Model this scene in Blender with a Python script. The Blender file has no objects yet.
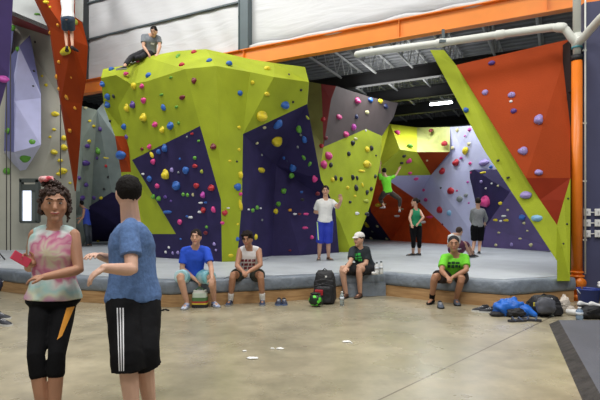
import bpy, bmesh, math, random
from mathutils import Vector, Matrix, noise
from mathutils.bvhtree import BVHTree
random.seed(7)
SC = bpy.context.scene
COL = SC.collection
F, HY, H = 500.0, 224.0, 1.27            # focal length in pixels, horizon row, eye height

# ------------------------------------------------------------------ helpers
def P(px, py, Y):
    return Vector(((px-300)/F*Y, Y, H-(py-HY)/F*Y))
def G(px, py, z=0.0):
    return P(px, py, (H-z)*F/(py-HY))
def lin(c):
    c = c/255.0
    return c/12.92 if c <= 0.04045 else ((c+0.055)/1.055)**2.4
def rgb(t):
    return (lin(t[0]), lin(t[1]), lin(t[2]), 1.0)
MATS = {}
def mat(name, col, rough=0.6, metal=0.0, var=0.0, scale=3.0, bump=0.0, bscale=20.0, col2=None, spec=0.5, emit=None, coat=0.0, alpha=None, trans=0.0, detail=4.0, stretch=None):
    if name in MATS: return MATS[name]
    m = bpy.data.materials.new(name); m.use_nodes = True
    nt = m.node_tree; b = nt.nodes['Principled BSDF']
    b.inputs['Base Color'].default_value = rgb(col)
    b.inputs['Roughness'].default_value = rough
    b.inputs['Metallic'].default_value = metal
    b.inputs['Specular IOR Level'].default_value = spec
    b.inputs['Coat Weight'].default_value = coat
    b.inputs['Transmission Weight'].default_value = trans
    if emit:
        b.inputs['Emission Color'].default_value = rgb(emit[0]); b.inputs['Emission Strength'].default_value = emit[1]
    tc = nt.nodes.new('ShaderNodeTexCoord')
    src = tc.outputs['Object']
    if stretch:
        mp = nt.nodes.new('ShaderNodeMapping'); mp.inputs['Scale'].default_value = stretch
        nt.links.new(src, mp.inputs['Vector']); src = mp.outputs['Vector']
    if var > 0 or col2:
        n = nt.nodes.new('ShaderNodeTexNoise'); n.inputs['Scale'].default_value = scale; n.inputs['Detail'].default_value = detail
        nt.links.new(src, n.inputs['Vector'])
        r = nt.nodes.new('ShaderNodeValToRGB')
        r.color_ramp.elements[0].position = 0.35; r.color_ramp.elements[1].position = 0.65
        if col2:
            c1, c2 = rgb(col), rgb(col2)
        else:
            c = rgb(col); c1 = tuple(max(0, x*(1-var)) for x in c[:3])+(1,); c2 = tuple(min(1, x*(1+var)) for x in c[:3])+(1,)
        r.color_ramp.elements[0].color = c1; r.color_ramp.elements[1].color = c2
        nt.links.new(n.outputs['Fac'], r.inputs['Fac']); nt.links.new(r.outputs['Color'], b.inputs['Base Color'])
    if bump > 0:
        n2 = nt.nodes.new('ShaderNodeTexNoise'); n2.inputs['Scale'].default_value = bscale; n2.inputs['Detail'].default_value = 3
        nt.links.new(src, n2.inputs['Vector'])
        bp = nt.nodes.new('ShaderNodeBump'); bp.inputs['Strength'].default_value = bump; bp.inputs['Distance'].default_value = 0.05
        nt.links.new(n2.outputs['Fac'], bp.inputs['Height']); nt.links.new(bp.outputs['Normal'], b.inputs['Normal'])
    MATS[name] = m
    return m

def tag(o, label, cat, group=None):
    o['label'] = label; o['category'] = cat
    if group: o['group'] = group
    return o
def thing(name, label, cat, loc, group=None):
    o = bpy.data.objects.new(name, None); COL.objects.link(o); o.location = loc; o.empty_display_size = 0.1
    return tag(o, label, cat, group)
def obj(name, vf, m, parent=None, smooth=False, origin=None):
    """vf = (verts, faces) in world space -> one mesh object."""
    v, f = vf
    off = Vector((0,0,0))
    if origin is not None: off = Vector(origin)
    elif parent is not None:
        p = parent
        while p: off += p.location; p = p.parent
    me = bpy.data.meshes.new(name)
    me.from_pydata([tuple(Vector(x)-off) for x in v], [], f)
    ms = m if isinstance(m, (list, tuple)) else [m]
    for x in ms: me.materials.append(x)
    bm = bmesh.new(); bm.from_mesh(me)
    bmesh.ops.recalc_face_normals(bm, faces=bm.faces); bm.to_mesh(me); bm.free()
    if smooth: me.polygons.foreach_set('use_smooth', [True]*len(me.polygons))
    o = bpy.data.objects.new(name, me); COL.objects.link(o)
    if parent is not None: o.parent = parent
    elif origin is not None: o.location = origin
    return o
def struct(name, vf, m, smooth=False):
    o = obj(name, vf, m, None, smooth); o['kind'] = 'structure'; return o
def merge(*vfs):
    V, Fc = [], []
    for v, f in vfs:
        n = len(V); V += list(v); Fc += [tuple(i+n for i in q) for q in f]
    return V, Fc
def box(cx, cy, cz, sx, sy, sz, rz=0.0):
    """box from centre and full sizes, turned rz about z"""
    c, s = math.cos(rz), math.sin(rz); V = []
    for dz in (-.5, .5):
        for dx, dy in ((-.5,-.5),(.5,-.5),(.5,.5),(-.5,.5)):
            x, y = dx*sx, dy*sy
            V.append((cx+x*c-y*s, cy+x*s+y*c, cz+dz*sz))
    return V, [(0,3,2,1),(4,5,6,7),(0,1,5,4),(1,2,6,5),(2,3,7,6),(3,0,4,7)]
def bevel(vf, w=0.01, seg=2):
    bm = bmesh.new(); vs = [bm.verts.new(v) for v in vf[0]]
    for f in vf[1]: bm.faces.new([vs[i] for i in f])
    bmesh.ops.recalc_face_normals(bm, faces=bm.faces)
    bmesh.ops.bevel(bm, geom=bm.edges[:], offset=w, segments=seg, affect='EDGES', profile=0.6)
    bm.verts.index_update()
    r = ([v.co.copy() for v in bm.verts], [tuple(v.index for v in f.verts) for f in bm.faces]); bm.free(); return r
def frame(d, hint=None):
    d = d.normalized()
    h = hint if hint is not None else Vector((0,0,1))
    if abs(d.dot(h.normalized())) > .95: h = Vector((0,1,0)) if abs(d.y) < .9 else Vector((1,0,0))
    a = d.cross(h).normalized(); b = a.cross(d).normalized()
    return a, b
def tube(pts, rad, n=12, caps=True, flat=False):
    """round tapered tube through the points, with domed ends"""
    pts = [Vector(p) for p in pts]
    if not isinstance(rad, (list, tuple)): rad = [rad]*len(pts)
    rings = []
    a = None
    for i, p in enumerate(pts):
        d = (pts[min(i+1, len(pts)-1)]-pts[max(i-1, 0)])
        if d.length < 1e-6: d = Vector((0,0,1))
        d.normalize()
        if a is None: a, b = frame(d)
        else:
            a = (a-d*a.dot(d)).normalized(); b = a.cross(d)
            b = d.cross(a).normalized()
        rings.append((p, a.copy(), d.cross(a).normalized(), rad[i], d))
    R = []
    if caps:
        p, a, b, r, d = rings[0]
        for t in (.92, .6): R.append((p-d*r*t*.9, a, b, r*math.sqrt(1-t*t)))
    for p, a, b, r, d in rings: R.append((p, a, b, r))
    if caps and not flat:
        p, a, b, r, d = rings[-1]
        for t in (.6, .92): R.append((p+d*r*t*.9, a, b, r*math.sqrt(1-t*t)))
    V, Fc = [], []
    for p, a, b, r in R:
        for k in range(n):
            t = 2*math.pi*k/n
            V.append(p+a*(r*math.cos(t))+b*(r*math.sin(t)))
    for i in range(len(R)-1):
        for k in range(n):
            Fc.append((i*n+k, i*n+(k+1)%n, (i+1)*n+(k+1)%n, (i+1)*n+k))
    Fc.append(tuple(range(n-1, -1, -1))); Fc.append(tuple((len(R)-1)*n+k for k in range(n)))
    return V, Fc
def cyl(p0, p1, r, n=16): return tube([p0, p1], [r, r], n, caps=False)
def loft(rings):
    """rings: list of lists of points of equal length"""
    n = len(rings[0]); V = [p for r in rings for p in r]; Fc = []
    for i in range(len(rings)-1):
        for k in range(n):
            Fc.append((i*n+k, i*n+(k+1)%n, (i+1)*n+(k+1)%n, (i+1)*n+k))
    Fc.append(tuple(range(n-1, -1, -1))); Fc.append(tuple((len(rings)-1)*n+k for k in range(n)))
    return V, Fc
def ell(c, a, b, d, ra, rb, rd, n=16, m=10, fn=None):
    """ellipsoid with axes a,b,d (d is the pole)"""
    V, Fc = [], []
    c = Vector(c)
    for i in range(m+1):
        th = math.pi*i/m
        th = min(max(th, .12), math.pi-.12)
        for k in range(n):
            t = 2*math.pi*k/n
            u = Vector((math.sin(th)*math.cos(t), math.sin(th)*math.sin(t), math.cos(th)))
            if fn: u = fn(u)
            V.append(c+a*(u.x*ra)+b*(u.y*rb)+d*(u.z*rd))
    for i in range(m):
        for k in range(n):
            Fc.append((i*n+k, i*n+(k+1)%n, (i+1)*n+(k+1)%n, (i+1)*n+k))
    Fc.append(tuple(range(n-1, -1, -1))); Fc.append(tuple(m*n+k for k in range(n)))
    return V, Fc
X3, Y3, Z3 = Vector((1,0,0)), Vector((0,1,0)), Vector((0,0,1))
def ball(c, r, n=14, m=9, fn=None):
    if not isinstance(r, (tuple, list)): r = (r, r, r)
    return ell(c, X3, Y3, Z3, r[0], r[1], r[2], n, m, fn)
def bvh_of(objs):
    V, Fc, own = [], [], []
    for o in objs:
        off = Vector((0,0,0)); p = o
        while p: off += p.location; p = p.parent
        n = len(V); V += [v.co+off for v in o.data.vertices]
        for q in o.data.polygons: Fc.append(tuple(i+n for i in q.vertices)); own.append(o)
    return BVHTree.FromPolygons(V, Fc), own
CAMP = Vector((0,0,H))
def ray(bvh, px, py):
    d = (P(px, py, 10)-CAMP).normalized()
    return bvh.ray_cast(CAMP, d)
def remesh(vf, voxel, name='m', smooth=2, fac=.5, disp=None):
    v, f = vf
    me = bpy.data.meshes.new(name); me.from_pydata([tuple(x) for x in v], [], f)
    bm = bmesh.new(); bm.from_mesh(me); bmesh.ops.recalc_face_normals(bm, faces=bm.faces); bm.to_mesh(me); bm.free()
    o = bpy.data.objects.new(name, me); COL.objects.link(o)
    r = o.modifiers.new('r', 'REMESH'); r.mode = 'VOXEL'; r.voxel_size = voxel
    if smooth:
        s = o.modifiers.new('s', 'SMOOTH'); s.factor = fac; s.iterations = smooth
    dg = bpy.context.evaluated_depsgraph_get()
    me2 = bpy.data.meshes.new_from_object(o.evaluated_get(dg))
    V = [x.co.copy() for x in me2.vertices]; N = [x.normal.copy() for x in me2.vertices]
    Fc = [tuple(q.vertices) for q in me2.polygons]
    bpy.data.objects.remove(o); bpy.data.meshes.remove(me); bpy.data.meshes.remove(me2)
    if disp: V = [p+n*disp(p, n) for p, n in zip(V, N)]
    return V, Fc
def patch(name, corners, nu, nv, target, m, parent, off=0.004, thick=0.002):
    """a printed patch laid on a surface: corners tl,tr,br,bl given as seen from the camera"""
    bvh, _ = bvh_of([target]); tl, tr, br, bl = corners; rows = []
    last = None
    for j in range(nv+1):
        for i in range(nu+1):
            u, w = i/nu, j/nv
            px = (tl[0]*(1-u)+tr[0]*u)*(1-w)+(bl[0]*(1-u)+br[0]*u)*w
            py = (tl[1]*(1-u)+tr[1]*u)*(1-w)+(bl[1]*(1-u)+br[1]*u)*w
            loc, nor, _, _ = ray(bvh, px, py)
            if loc is None:
                loc, nor = (last if last else (None, None))
            if loc is None: rows.append(None); continue
            last = (loc, nor)
            d = (CAMP-loc).normalized()
            rows.append(loc+(nor+d*.5).normalized()*off)
    if any(r is None for r in rows):
        good = [r for r in rows if r is not None]
        if not good: return None
        rows = [r if r is not None else good[0] for r in rows]
    V = rows; Fc = []
    n = nu+1
    for j in range(nv):
        for i in range(nu): Fc.append((j*n+i, j*n+i+1, (j+1)*n+i+1, (j+1)*n+i))
    return obj(name, (V, Fc), m, parent, True)

# ------------------------------------------------------------------ materials
LIME = mat('lime_wall', (162,175,42), .65, spec=.25, var=.10, scale=1.6, bump=.12, bscale=40)
NAVY = mat('navy_wall', (50,43,84), .7, spec=.2, var=.16, scale=1.8, bump=.12, bscale=40)
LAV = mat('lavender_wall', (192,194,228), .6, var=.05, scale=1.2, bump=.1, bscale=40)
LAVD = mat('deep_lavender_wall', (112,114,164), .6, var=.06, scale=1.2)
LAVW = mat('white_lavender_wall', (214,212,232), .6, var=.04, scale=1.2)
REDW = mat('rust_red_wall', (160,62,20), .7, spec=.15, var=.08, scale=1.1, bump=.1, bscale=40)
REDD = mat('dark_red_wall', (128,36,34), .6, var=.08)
TAN = mat('tan_grey_wall', (176,174,158), .65, var=.06, scale=1.3, bump=.1, bscale=40)
TEAL = mat('teal_grey_wall', (118,130,126), .65, var=.08)
GREYW = mat('pale_grey_wall', (200,204,202), .7, var=.04)
BROWN = mat('umber_grey_wall', (84,73,71), .65, var=.08)
OLIVE = mat('olive_strip_wall', (150,150,84), .65, var=.08)
PLY = mat('plywood', (196,158,112), .55, col2=(170,130,86), scale=3, stretch=(1,1,12))
VINYL = mat('grey_vinyl', (180,185,190), .45, var=.08, scale=1.5, bump=.35, bscale=6)
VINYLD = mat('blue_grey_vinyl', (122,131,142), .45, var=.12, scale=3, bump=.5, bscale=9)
STEELG = mat('grey_steel', (88,100,104), .5, metal=.2, var=.05)
ORANGE = mat('orange_paint', (240,142,48), .4, var=.04)
ORANGED = mat('orange_pipe_paint', (232,124,30), .35, var=.05)
WHITEP = mat('white_pipe', (214,216,208), .45, var=.03)
BLACK = mat('black_paint', (24,24,26), .6)
DECK = mat('roof_deck', (118,120,122), .6, var=.08)
JOIST = mat('joist_grey', (150,152,150), .5)
# ------------------------------------------------------------------ the setting
# polished concrete floor with a saw-cut joint
def floor_mat():
    m = bpy.data.materials.new('polished_concrete'); m.use_nodes = True
    nt = m.node_tree; N = nt.nodes; L = nt.links; b = N['Principled BSDF']
    tc = N.new('ShaderNodeTexCoord')
    def nz(sc, det, vec=None, rough=.55):
        n = N.new('ShaderNodeTexNoise'); n.inputs['Scale'].default_value = sc; n.inputs['Detail'].default_value = det; n.inputs['Roughness'].default_value = rough
        L.new(vec or tc.outputs['Object'], n.inputs['Vector']); return n.outputs['Fac']
    def ramp(fac, stops):
        r = N.new('ShaderNodeValToRGB'); e = r.color_ramp.elements
        e[0].position, e[0].color = stops[0][0], rgb(stops[0][1]); e[1].position, e[1].color = stops[-1][0], rgb(stops[-1][1])
        for p, c in stops[1:-1]:
            x = e.new(p); x.color = rgb(c)
        L.new(fac, r.inputs['Fac']); return r.outputs['Color']
    base = ramp(nz(.55, 5), [(.3, (150,144,120)), (.5, (176,166,140)), (.7, (204,193,164))])
    fine = ramp(nz(3.2, 8, rough=.7), [(.3, (150,150,150)), (.7, (255,255,255))])
    mx = N.new('ShaderNodeMix'); mx.data_type = 'RGBA'; mx.blend_type = 'MULTIPLY'; mx.inputs[0].default_value = .55
    L.new(base, mx.inputs[6]); L.new(fine, mx.inputs[7])
    # joint line: from (0.62,3.67) to (2.19,5.43)
    a, c = Vector((.624, 3.67)), Vector((2.19, 5.43)); d = (c-a).normalized(); nrm = Vector((-d.y, d.x)); k = nrm.dot(a)
    dp = N.new('ShaderNodeVectorMath'); dp.operation = 'DOT_PRODUCT'; dp.inputs[1].default_value = (nrm.x, nrm.y, 0); L.new(tc.outputs['Object'], dp.inputs[0])
    s = N.new('ShaderNodeMath'); s.operation = 'SUBTRACT'; s.inputs[1].default_value = k; L.new(dp.outputs['Value'], s.inputs[0])
    ab = N.new('ShaderNodeMath'); ab.operation = 'ABSOLUTE'; L.new(s.outputs[0], ab.inputs[0])
    lt = N.new('ShaderNodeMath'); lt.operation = 'LESS_THAN'; lt.inputs[1].default_value = .008; L.new(ab.outputs[0], lt.inputs[0])
    mj = N.new('ShaderNodeMix'); mj.data_type = 'RGBA'; L.new(lt.outputs[0], mj.inputs[0]); L.new(mx.outputs[2], mj.inputs[6]); mj.inputs[7].default_value = rgb((96,84,62))
    L.new(mj.outputs[2], b.inputs['Base Color'])
    rr = N.new('ShaderNodeMapRange'); L.new(nz(1.4, 5), rr.inputs['Value']); rr.inputs['To Min'].default_value = .16; rr.inputs['To Max'].default_value = .42
    L.new(rr.outputs[0], b.inputs['Roughness'])
    bp = N.new('ShaderNodeBump'); bp.inputs['Strength'].default_value = .06; L.new(nz(9, 4), bp.inputs['Height']); L.new(bp.outputs['Normal'], b.inputs['Normal'])
    return m
struct('floor', box(0, 14, -.1, 44, 44, .2), floor_mat())

# platform kerb + crash mats
KE = [(-9.0, 10.6), (-5.69, 9.48), (-3.58, 8.14), (-1.97, 7.62), (-.563, 8.10), (.69, 8.64), (1.51, 8.88), (2.41, 8.04), (3.17, 7.56), (4.46, 8.14)]
def poly_prism(pts, z0, z1):
    n = len(pts); V = [(x, y, z0) for x, y in pts]+[(x, y, z1) for x, y in pts]
    return V, [tuple(range(n-1, -1, -1)), tuple(range(n, 2*n))]+[(i, (i+1)%n, n+(i+1)%n, n+i) for i in range(n)]
struct('trim_1', poly_prism(KE+[(4.9, 9.0), (9.5, 15.5), (16, 31), (-14, 31), (-14, 12)], .0, .19), PLY)
def mat_edge(line, back, name, label):
    t = thing(name, label, 'crash mat', (line[0][0], line[0][1], .19), 'thick grey crash mats on the platform')
    # sample the front line densely
    pts = []
    for (x0, y0), (x1, y1) in zip(line, line[1:]):
        n = max(2, int(math.hypot(x1-x0, y1-y0)/.12))
        for i in range(n): pts.append((x0+(x1-x0)*i/n, y0+(y1-y0)*i/n))
    pts.append(line[-1])
    V, Fc = [], []
    prof = [(.03, .19), (-.012, .20), (-.025, .24), (-.025, .31), (-.022, .372), (-.008, .395), (.02, .405), (.06, .405), (.25, .403)]
    m = len(prof)
    for i, (x, y) in enumerate(pts):
        a = Vector(pts[max(0, i-4)]); b = Vector(pts[min(len(pts)-1, i+4)]); d = (b-a).normalized(); n = Vector((-d.y, d.x))
        if (x-1.51)**2+(y-8.88)**2 < 1e-4: n = Vector((.316, .949))
        for j, (o, z) in enumerate(prof):
            w = noise.noise(Vector((x*2.3, y*2.3, z*3)))*.022+noise.noise(Vector((x*7, y*7, z*6)))*.010
            w2 = 0 if j in (0,) else w
            V.append((x+n.x*(o+w2), y+n.y*(o+w2), z+(w*.5 if j > 4 else 0)))
    for i in range(len(pts)-1):
        for j in range(m-1): Fc.append((i*m+j, (i+1)*m+j, (i+1)*m+j+1, i*m+j+1))
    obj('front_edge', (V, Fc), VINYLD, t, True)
    inner = [V[i*m+m-1] for i in range(0, len(pts))]
    top = [(x, y) for x, y, z in inner]+back
    # finely divided top so wrinkles are real
    bm = bmesh.new(); vs = [bm.verts.new((x, y, .403)) for x, y in top]; f = bm.faces.new(vs)
    bmesh.ops.triangulate(bm, faces=[f])
    for _ in range(3):
        es = [e for e in bm.edges if e.calc_length() > .6]
        if es: bmesh.ops.subdivide_edges(bm, edges=es, cuts=1, use_grid_fill=False)
        bmesh.ops.triangulate(bm, faces=bm.faces[:])
    inn = {(round(x, 5), round(y, 5)) for x, y, z in inner}
    for v in bm.verts:
        if (round(v.co.x, 5), round(v.co.y, 5)) in inn: v.co.z = .403; continue
        v.co.z = .402+noise.noise(Vector((v.co.x*1.1, v.co.y*.9, 0)))*.012
    bm.verts.index_update()
    vf = ([v.co.copy() for v in bm.verts], [tuple(v.index for v in f.verts) for f in bm.faces]); bm.free()
    obj('top_cover', vf, VINYL, t, True)
    return t
mL = mat_edge(KE[:7], [(1.75, 9.6), (5.5, 31), (-14, 31), (-14, 12.2)], 'crash_mat', 'long grey crash mat under the green boulder, from the left edge to the capped man')
mR = mat_edge(KE[6:], [(4.9, 9.0), (9.5, 15.5), (16, 31), (5.5, 31), (1.75, 9.6)], 'crash_mat', 'grey vinyl crash mat at the right, where the man in the lime tee sits')
# vinyl flap hanging to the floor next to the corner
fl = []
for i in range(13):
    u = i/12; x = .72+(1.50-.72)*u; y = 8.655+(8.88-8.655)*u
    d = Vector((.96, .27)); n = Vector((-d.y, d.x))
    col = []
    for z in (.24, .16, .08, .006):
        w = -.04+math.sin(u*17+z*6)*.012
        fl.append((x+n.x*w, y+n.y*w-.01, z))
obj('cover_flap', (fl, [(i*4+j, (i+1)*4+j, (i+1)*4+j+1, i*4+j+1) for i in range(12) for j in range(3)]), VINYLD, mL, True)
for (sx, sy), (ex, ey) in (((-1.2, 7.9), (-.8, 12.5)), ((-4.9, 9.6), (-6.5, 14))):
    pts = [Vector((sx+(ex-sx)*k/10+.01*math.sin(k*2), sy+(ey-sy)*k/10, .411)) for k in range(11)]
    obj('seam', tube(pts, .006, 6), VINYLD, mL if sx < 1 else mR, True)

# low ramp-edged mat, bottom right
rm = thing('exercise_mat', 'thin grey rubber mat with a dark ramped edge in the near right corner', 'mat', (3.3, 6.3, 0))
tl, tn = Vector((3.26, 6.3, .06)), Vector((2.05, 3.35, .06))
d = (tl-tn).normalized(); far = tl; near = tn - d*2.2
V = [tuple(near), tuple(far), (8, 6.3, .06), (8, 1.2, .06)]
obj('mat_top', poly_prism([(near.x, near.y), (far.x, far.y), (8, far.y), (8, near.y)], .0, .06), mat('rubber_grey', (98,100,108), .6, var=.08, scale=2, bump=.2, bscale=60), rm)
n = Vector((-d.y, d.x, 0)).normalized()
e = .11
obj('ramp_edge', ([tuple(near+Vector((0,0,.001))), tuple(far+Vector((0,0,.001))), tuple(Vector((far.x, far.y, 0))+n*e+Vector((0,.0,0))), tuple(Vector((near.x, near.y, 0))+n*e), (near.x, near.y, 0), (far.x, far.y, 0)],
    [(0,1,2,3), (0,3,4), (1,5,2), (0,4,5,1), (3,2,5,4)]), mat('rubber_dark', (58,54,52), .75, var=.3, scale=8, bump=.6, bscale=14), rm)

# orange beam, curtain, posts. A = along the beam, B = away from the camera
def bY(u): return 2050.0/(167+.175*u)
def bm_pt(px, z, off=0.0):
    Y = bY(px-300); p = Vector(((px-300)/F*Y, Y, z)); return p+B*off
pA, pB = Vector((0, bY(0), 0)), Vector((275/F*bY(275), bY(275), 0))
A = (pB-pA).normalized(); B = Vector((-A.y, A.x, 0))
def along(p, q, w, z0, z1, o=0.0):
    """box from p to q (plan), width w across, heights z0..z1, shifted o along B"""
    p = Vector((p.x, p.y, 0))+B*o; q = Vector((q.x, q.y, 0))+B*o; V = []
    for z in (z0, z1):
        for r in (p-B*w/2, q-B*w/2, q+B*w/2, p+B*w/2): V.append((r.x, r.y, z))
    return V, [(0,3,2,1),(4,5,6,7),(0,1,5,4),(1,2,6,5),(2,3,7,6),(3,0,4,7)]
bl, br = bm_pt(78, 0), bm_pt(640, 0)
beam = thing('roof_beam', 'long orange steel beam spanning the hall above the climbing walls', 'beam', (bl.x, bl.y, 5.37))
obj('web', along(bl, br, .03, 5.40, 5.78), ORANGE, beam)
obj('flange', along(bl, br, .2, 5.78, 5.80), ORANGE, beam)
obj('flange', along(bl, br, .2, 5.37, 5.395), ORANGE, beam)
for px in (150, 245, 400, 547, 600):
    q = bm_pt(px, 0)
    obj('stiffener', along(q-A*.006, q+A*.006, .17, 5.395, 5.78, 0), ORANGE, beam)
# curtain panels hang from above, with wrinkles
def curtain_mat():
    m = mat('white_insulation', (214,215,217), .5, var=.02, scale=1)
    nt = m.node_tree; b = nt.nodes['Principled BSDF']; tc = nt.nodes.new('ShaderNodeTexCoord')
    mp = nt.nodes.new('ShaderNodeMapping'); mp.inputs['Rotation'].default_value = (0, .5, 0); mp.inputs['Scale'].default_value = (.5, .5, 2.6)
    w = nt.nodes.new('ShaderNodeTexNoise'); w.inputs['Scale'].default_value = 1.1; w.inputs['Detail'].default_value = 4; w.inputs['Distortion'].default_value = .6
    bp = nt.nodes.new('ShaderNodeBump'); bp.inputs['Strength'].default_value = .22; bp.inputs['Distance'].default_value = .2
    nt.links.new(tc.outputs['Object'], mp.inputs['Vector']); nt.links.new(mp.outputs[0], w.inputs['Vector']); nt.links.new(w.outputs['Fac'], bp.inputs['Height']); nt.links.new(bp.outputs['Normal'], b.inputs['Normal'])
    return m
CUR = curtain_mat()
def curtain(x0, x1, z0, z1, name):
    p, q = bm_pt(x0, 0), bm_pt(x1, 0); n = 60; V, Fc = [], []
    rows = 14
    for j in range(rows+1):
        z = z0+(z1-z0)*j/rows
        for i in range(n+1):
            r = p.lerp(q, i/n)
            w = noise.noise(Vector((i*.16+z*.9, z*.35, x0)))*.06*(1 if 0 < j else .5)
            r2 = r+B*(.10+w)
            V.append((r2.x, r2.y, z))
    for j in range(rows):
        for i in range(n): Fc.append((j*(n+1)+i, j*(n+1)+i+1, (j+1)*(n+1)+i+1, (j+1)*(n+1)+i))
    k = len(V); V += [(x+B.x*.12, y+B.y*.12, z) for x, y, z in V]
    Fc += [tuple(i+k for i in f) for f in Fc]
    e = [(i, i+1) for i in range(n)]
    Fc += [(a, b, b+k, a+k) for a, b in e]
    o = struct(name, (V, Fc), CUR, True); return o
curtain(86, 246, 5.80, 7.10, 'wall_back_lower'); curtain(86, 246, 7.13, 8.25, 'wall_back_middle'); curtain(86, 246, 8.28, 11, 'wall_back_upper')
curtain(246, 640, 5.82, 11, 'wall_back_right')
for k, z in enumerate((7.115, 8.265)):
    struct('trim_%d' % (k+2), along(bm_pt(86, 0), bm_pt(243, 0), .06, z-.02, z+.02, .05), STEELG)
hem = [bm_pt(250+390*i/40, 5.84+.02*math.sin(i*1.3), .0) for i in range(41)]
struct('trim_4', tube(hem, [.055+.015*math.sin(i*.9) for i in range(41)], 8), CUR, True)
def ibeam_post(px, w, z0, z1, m, name, label):
    q = bm_pt(px, z0, -.02); t = thing(name, label, 'post', (q.x, q.y, z0))
    h = w/2
    obj('flange', along(q-A*h, q-A*(h-.02), .2, z0, z1), m, t); obj('flange', along(q+A*(h-.02), q+A*h, .2, z0, z1), m, t)
    obj('web', along(q-A*(h-.02), q+A*(h-.02), .02, z0, z1, -.06), m, t)
    return t
ibeam_post(245.5, .30, 5.80, 11, STEELG, 'steel_post', 'grey steel post standing on the orange beam above the green boulder')
ibeam_post(85.5, .10, 5.80, 11, mat('dark_steel', (60,64,66), .6), 'steel_post', 'thin dark post at the left end of the white wall, beside the red climbing wall')

# bay behind the beam: roof deck, girders, joists
dk = [bm_pt(-40, 0, .3), bm_pt(700, 0, .3), bm_pt(700, 0, .3)+B*26, bm_pt(-40, 0, .3)+B*26]
def deck():
    V, Fc = [], []
    n = 150; p, q = dk[0], dk[3]; W = (dk[1]-dk[0])
    prof = [(0, 0), (.3, 0), (.36, .05), (.94, .05)]
    k = 0; L_ = (q-p).length; step = .34; t = 0
    while t < L_:
        for u, h in prof:
            a = p+B*(t+u*step); V += [(a.x, a.y, 7.15+h), (a.x+W.x, a.y+W.y, 7.15+h)]
        t += step
    Fc = [(2*i, 2*i+1, 2*i+3, 2*i+2) for i in range(len(V)//2-1)]
    return V, Fc
struct('ceiling', deck(), DECK)
def flat(pts, z0, z1):
    return poly_prism([(p.x, p.y) for p in pts], z0, z1)
struct('ceiling_roof', flat(dk, 7.3, 7.4), BLACK)
bk = [dk[3]-B*.5, dk[2]-B*.5]
DARKW = mat('dark_back_wall', (30,30,32), .8, var=.2, scale=.8)
struct('wall_far', along(bk[0], bk[1], .2, 0, 7.2), DARKW)
struct('wall_side_left', flat([bm_pt(-42, 0, 1.2), bm_pt(-40, 0, 1.2), bm_pt(-40, 0, 25.5), bm_pt(-42, 0, 25.5)], 0, 7.2), DARKW)
for k, off in enumerate((5.2, 7.7, 10.2, 13.5)):
    p, q = bm_pt(100, 0, off), bm_pt(690, 0, off)
    g = thing('roof_girder', ['black roof girder nearest behind the orange beam', 'second black roof girder behind the orange beam', 'third black roof girder behind the orange beam', 'farthest black roof girder in the back bay'][k], 'girder', (p.x, p.y, 5.95), 'black girders under the roof deck')
    obj('web', along(p, q, .03, 5.98, 6.36), BLACK, g); obj('flange', along(p, q, .22, 5.95, 5.98), BLACK, g); obj('flange', along(p, q, .22, 6.36, 6.39), BLACK, g)
ordn = ['first','second','third','fourth','fifth','sixth','seventh','eighth','ninth','tenth','eleventh','twelfth','thirteenth','fourteenth','fifteenth','sixteenth','seventeenth','eighteenth','nineteenth','twentieth']
def ordinal(i): return ordn[i] if i < len(ordn) else '%dth' % (i+1)
jl = [i for i in range(9)]
for i in jl:
    s0 = bm_pt(300, 0, .4)+A*(-1.1+i*1.25)
    e0 = s0+B*17
    j = thing('roof_joist', 'open-web steel roof joist under the deck, %s from the left' % ordinal(i), 'joist', (s0.x, s0.y, 6.4), 'open-web joists under the roof deck')
    c1 = [Vector((s0.x, s0.y, 7.08)), Vector((e0.x, e0.y, 7.08))]; c2 = [Vector((s0.x, s0.y, 6.35))+B*.6, Vector((e0.x, e0.y, 6.35))]
    obj('top_chord', tube(c1, .04, 6), JOIST, j); obj('bottom_chord', tube(c2, .04, 6), JOIST, j)
    zz = []
    for k in range(44):
        a = s0+B*(.4*k); zz.append(Vector((a.x, a.y, 7.08 if k % 2 == 0 else 6.35)))
    obj('web_bar', merge(*[tube([zz[k], zz[k+1]], .018, 5, False) for k in range(43)]), JOIST, j)
# fluorescent strip light
lp = P(441, 103.5, 19.5)
lt = thing('ceiling_light', 'bright white fluorescent strip light hanging in the back bay', 'light', lp)
obj('housing', along(lp-A*.42, lp+A*.42, .22, lp.z+.04, lp.z+.12), WHITEP, lt)
obj('tube_lamp', tube([lp-A*.4, lp+A*.4], .045, 8), mat('lamp_glow', (255,255,255), .5, emit=((235,245,255), 14)), lt)
for s in (-.3, .3):
    q = lp+A*s; obj('hanger', tube([q+Vector((0,0,.1)), Vector((q.x, q.y, 7.12))], .006, 5, False), JOIST, lt)

# white pipes and the orange riser on the right
cx, cy = (576.9-300)/F*8.30, 8.30
rp = thing('standpipe', 'thick orange standpipe rising beside the red climbing wall at the right', 'pipe', (cx, cy, 0))
z = lambda py: H-(py-HY)/F*cy
obj('pipe', cyl((cx, cy, 0), (cx, cy, z(60)), .083, 24), ORANGED, rp, True)
for py, r, h in ((272, .10, .03), (276, .115, .03), (289, .10, .03), (296, .11, .06)):
    obj('coupling', cyl((cx, cy, z(py)-h/2), (cx, cy, z(py)+h/2), r, 20), ORANGED, rp, True)
obj('valve_outlet', merge(cyl((cx-.02, cy-.16, z(282)), (cx, cy, z(282)), .065, 16), cyl((cx-.02, cy-.17, z(282)), (cx-.02, cy-.145, z(282)), .085, 16)), ORANGED, rp, True)
obj('bracket', box(cx, cy+.06, z(200), .22, .06, .04), BLACK, rp)
obj('bracket', box(cx, cy+.06, z(90), .22, .06, .04), BLACK, rp)
wp = thing('water_pipe', 'white sprinkler pipe with a Y joint above the orange standpipe', 'pipe', (cx, cy, z(58)))
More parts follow.
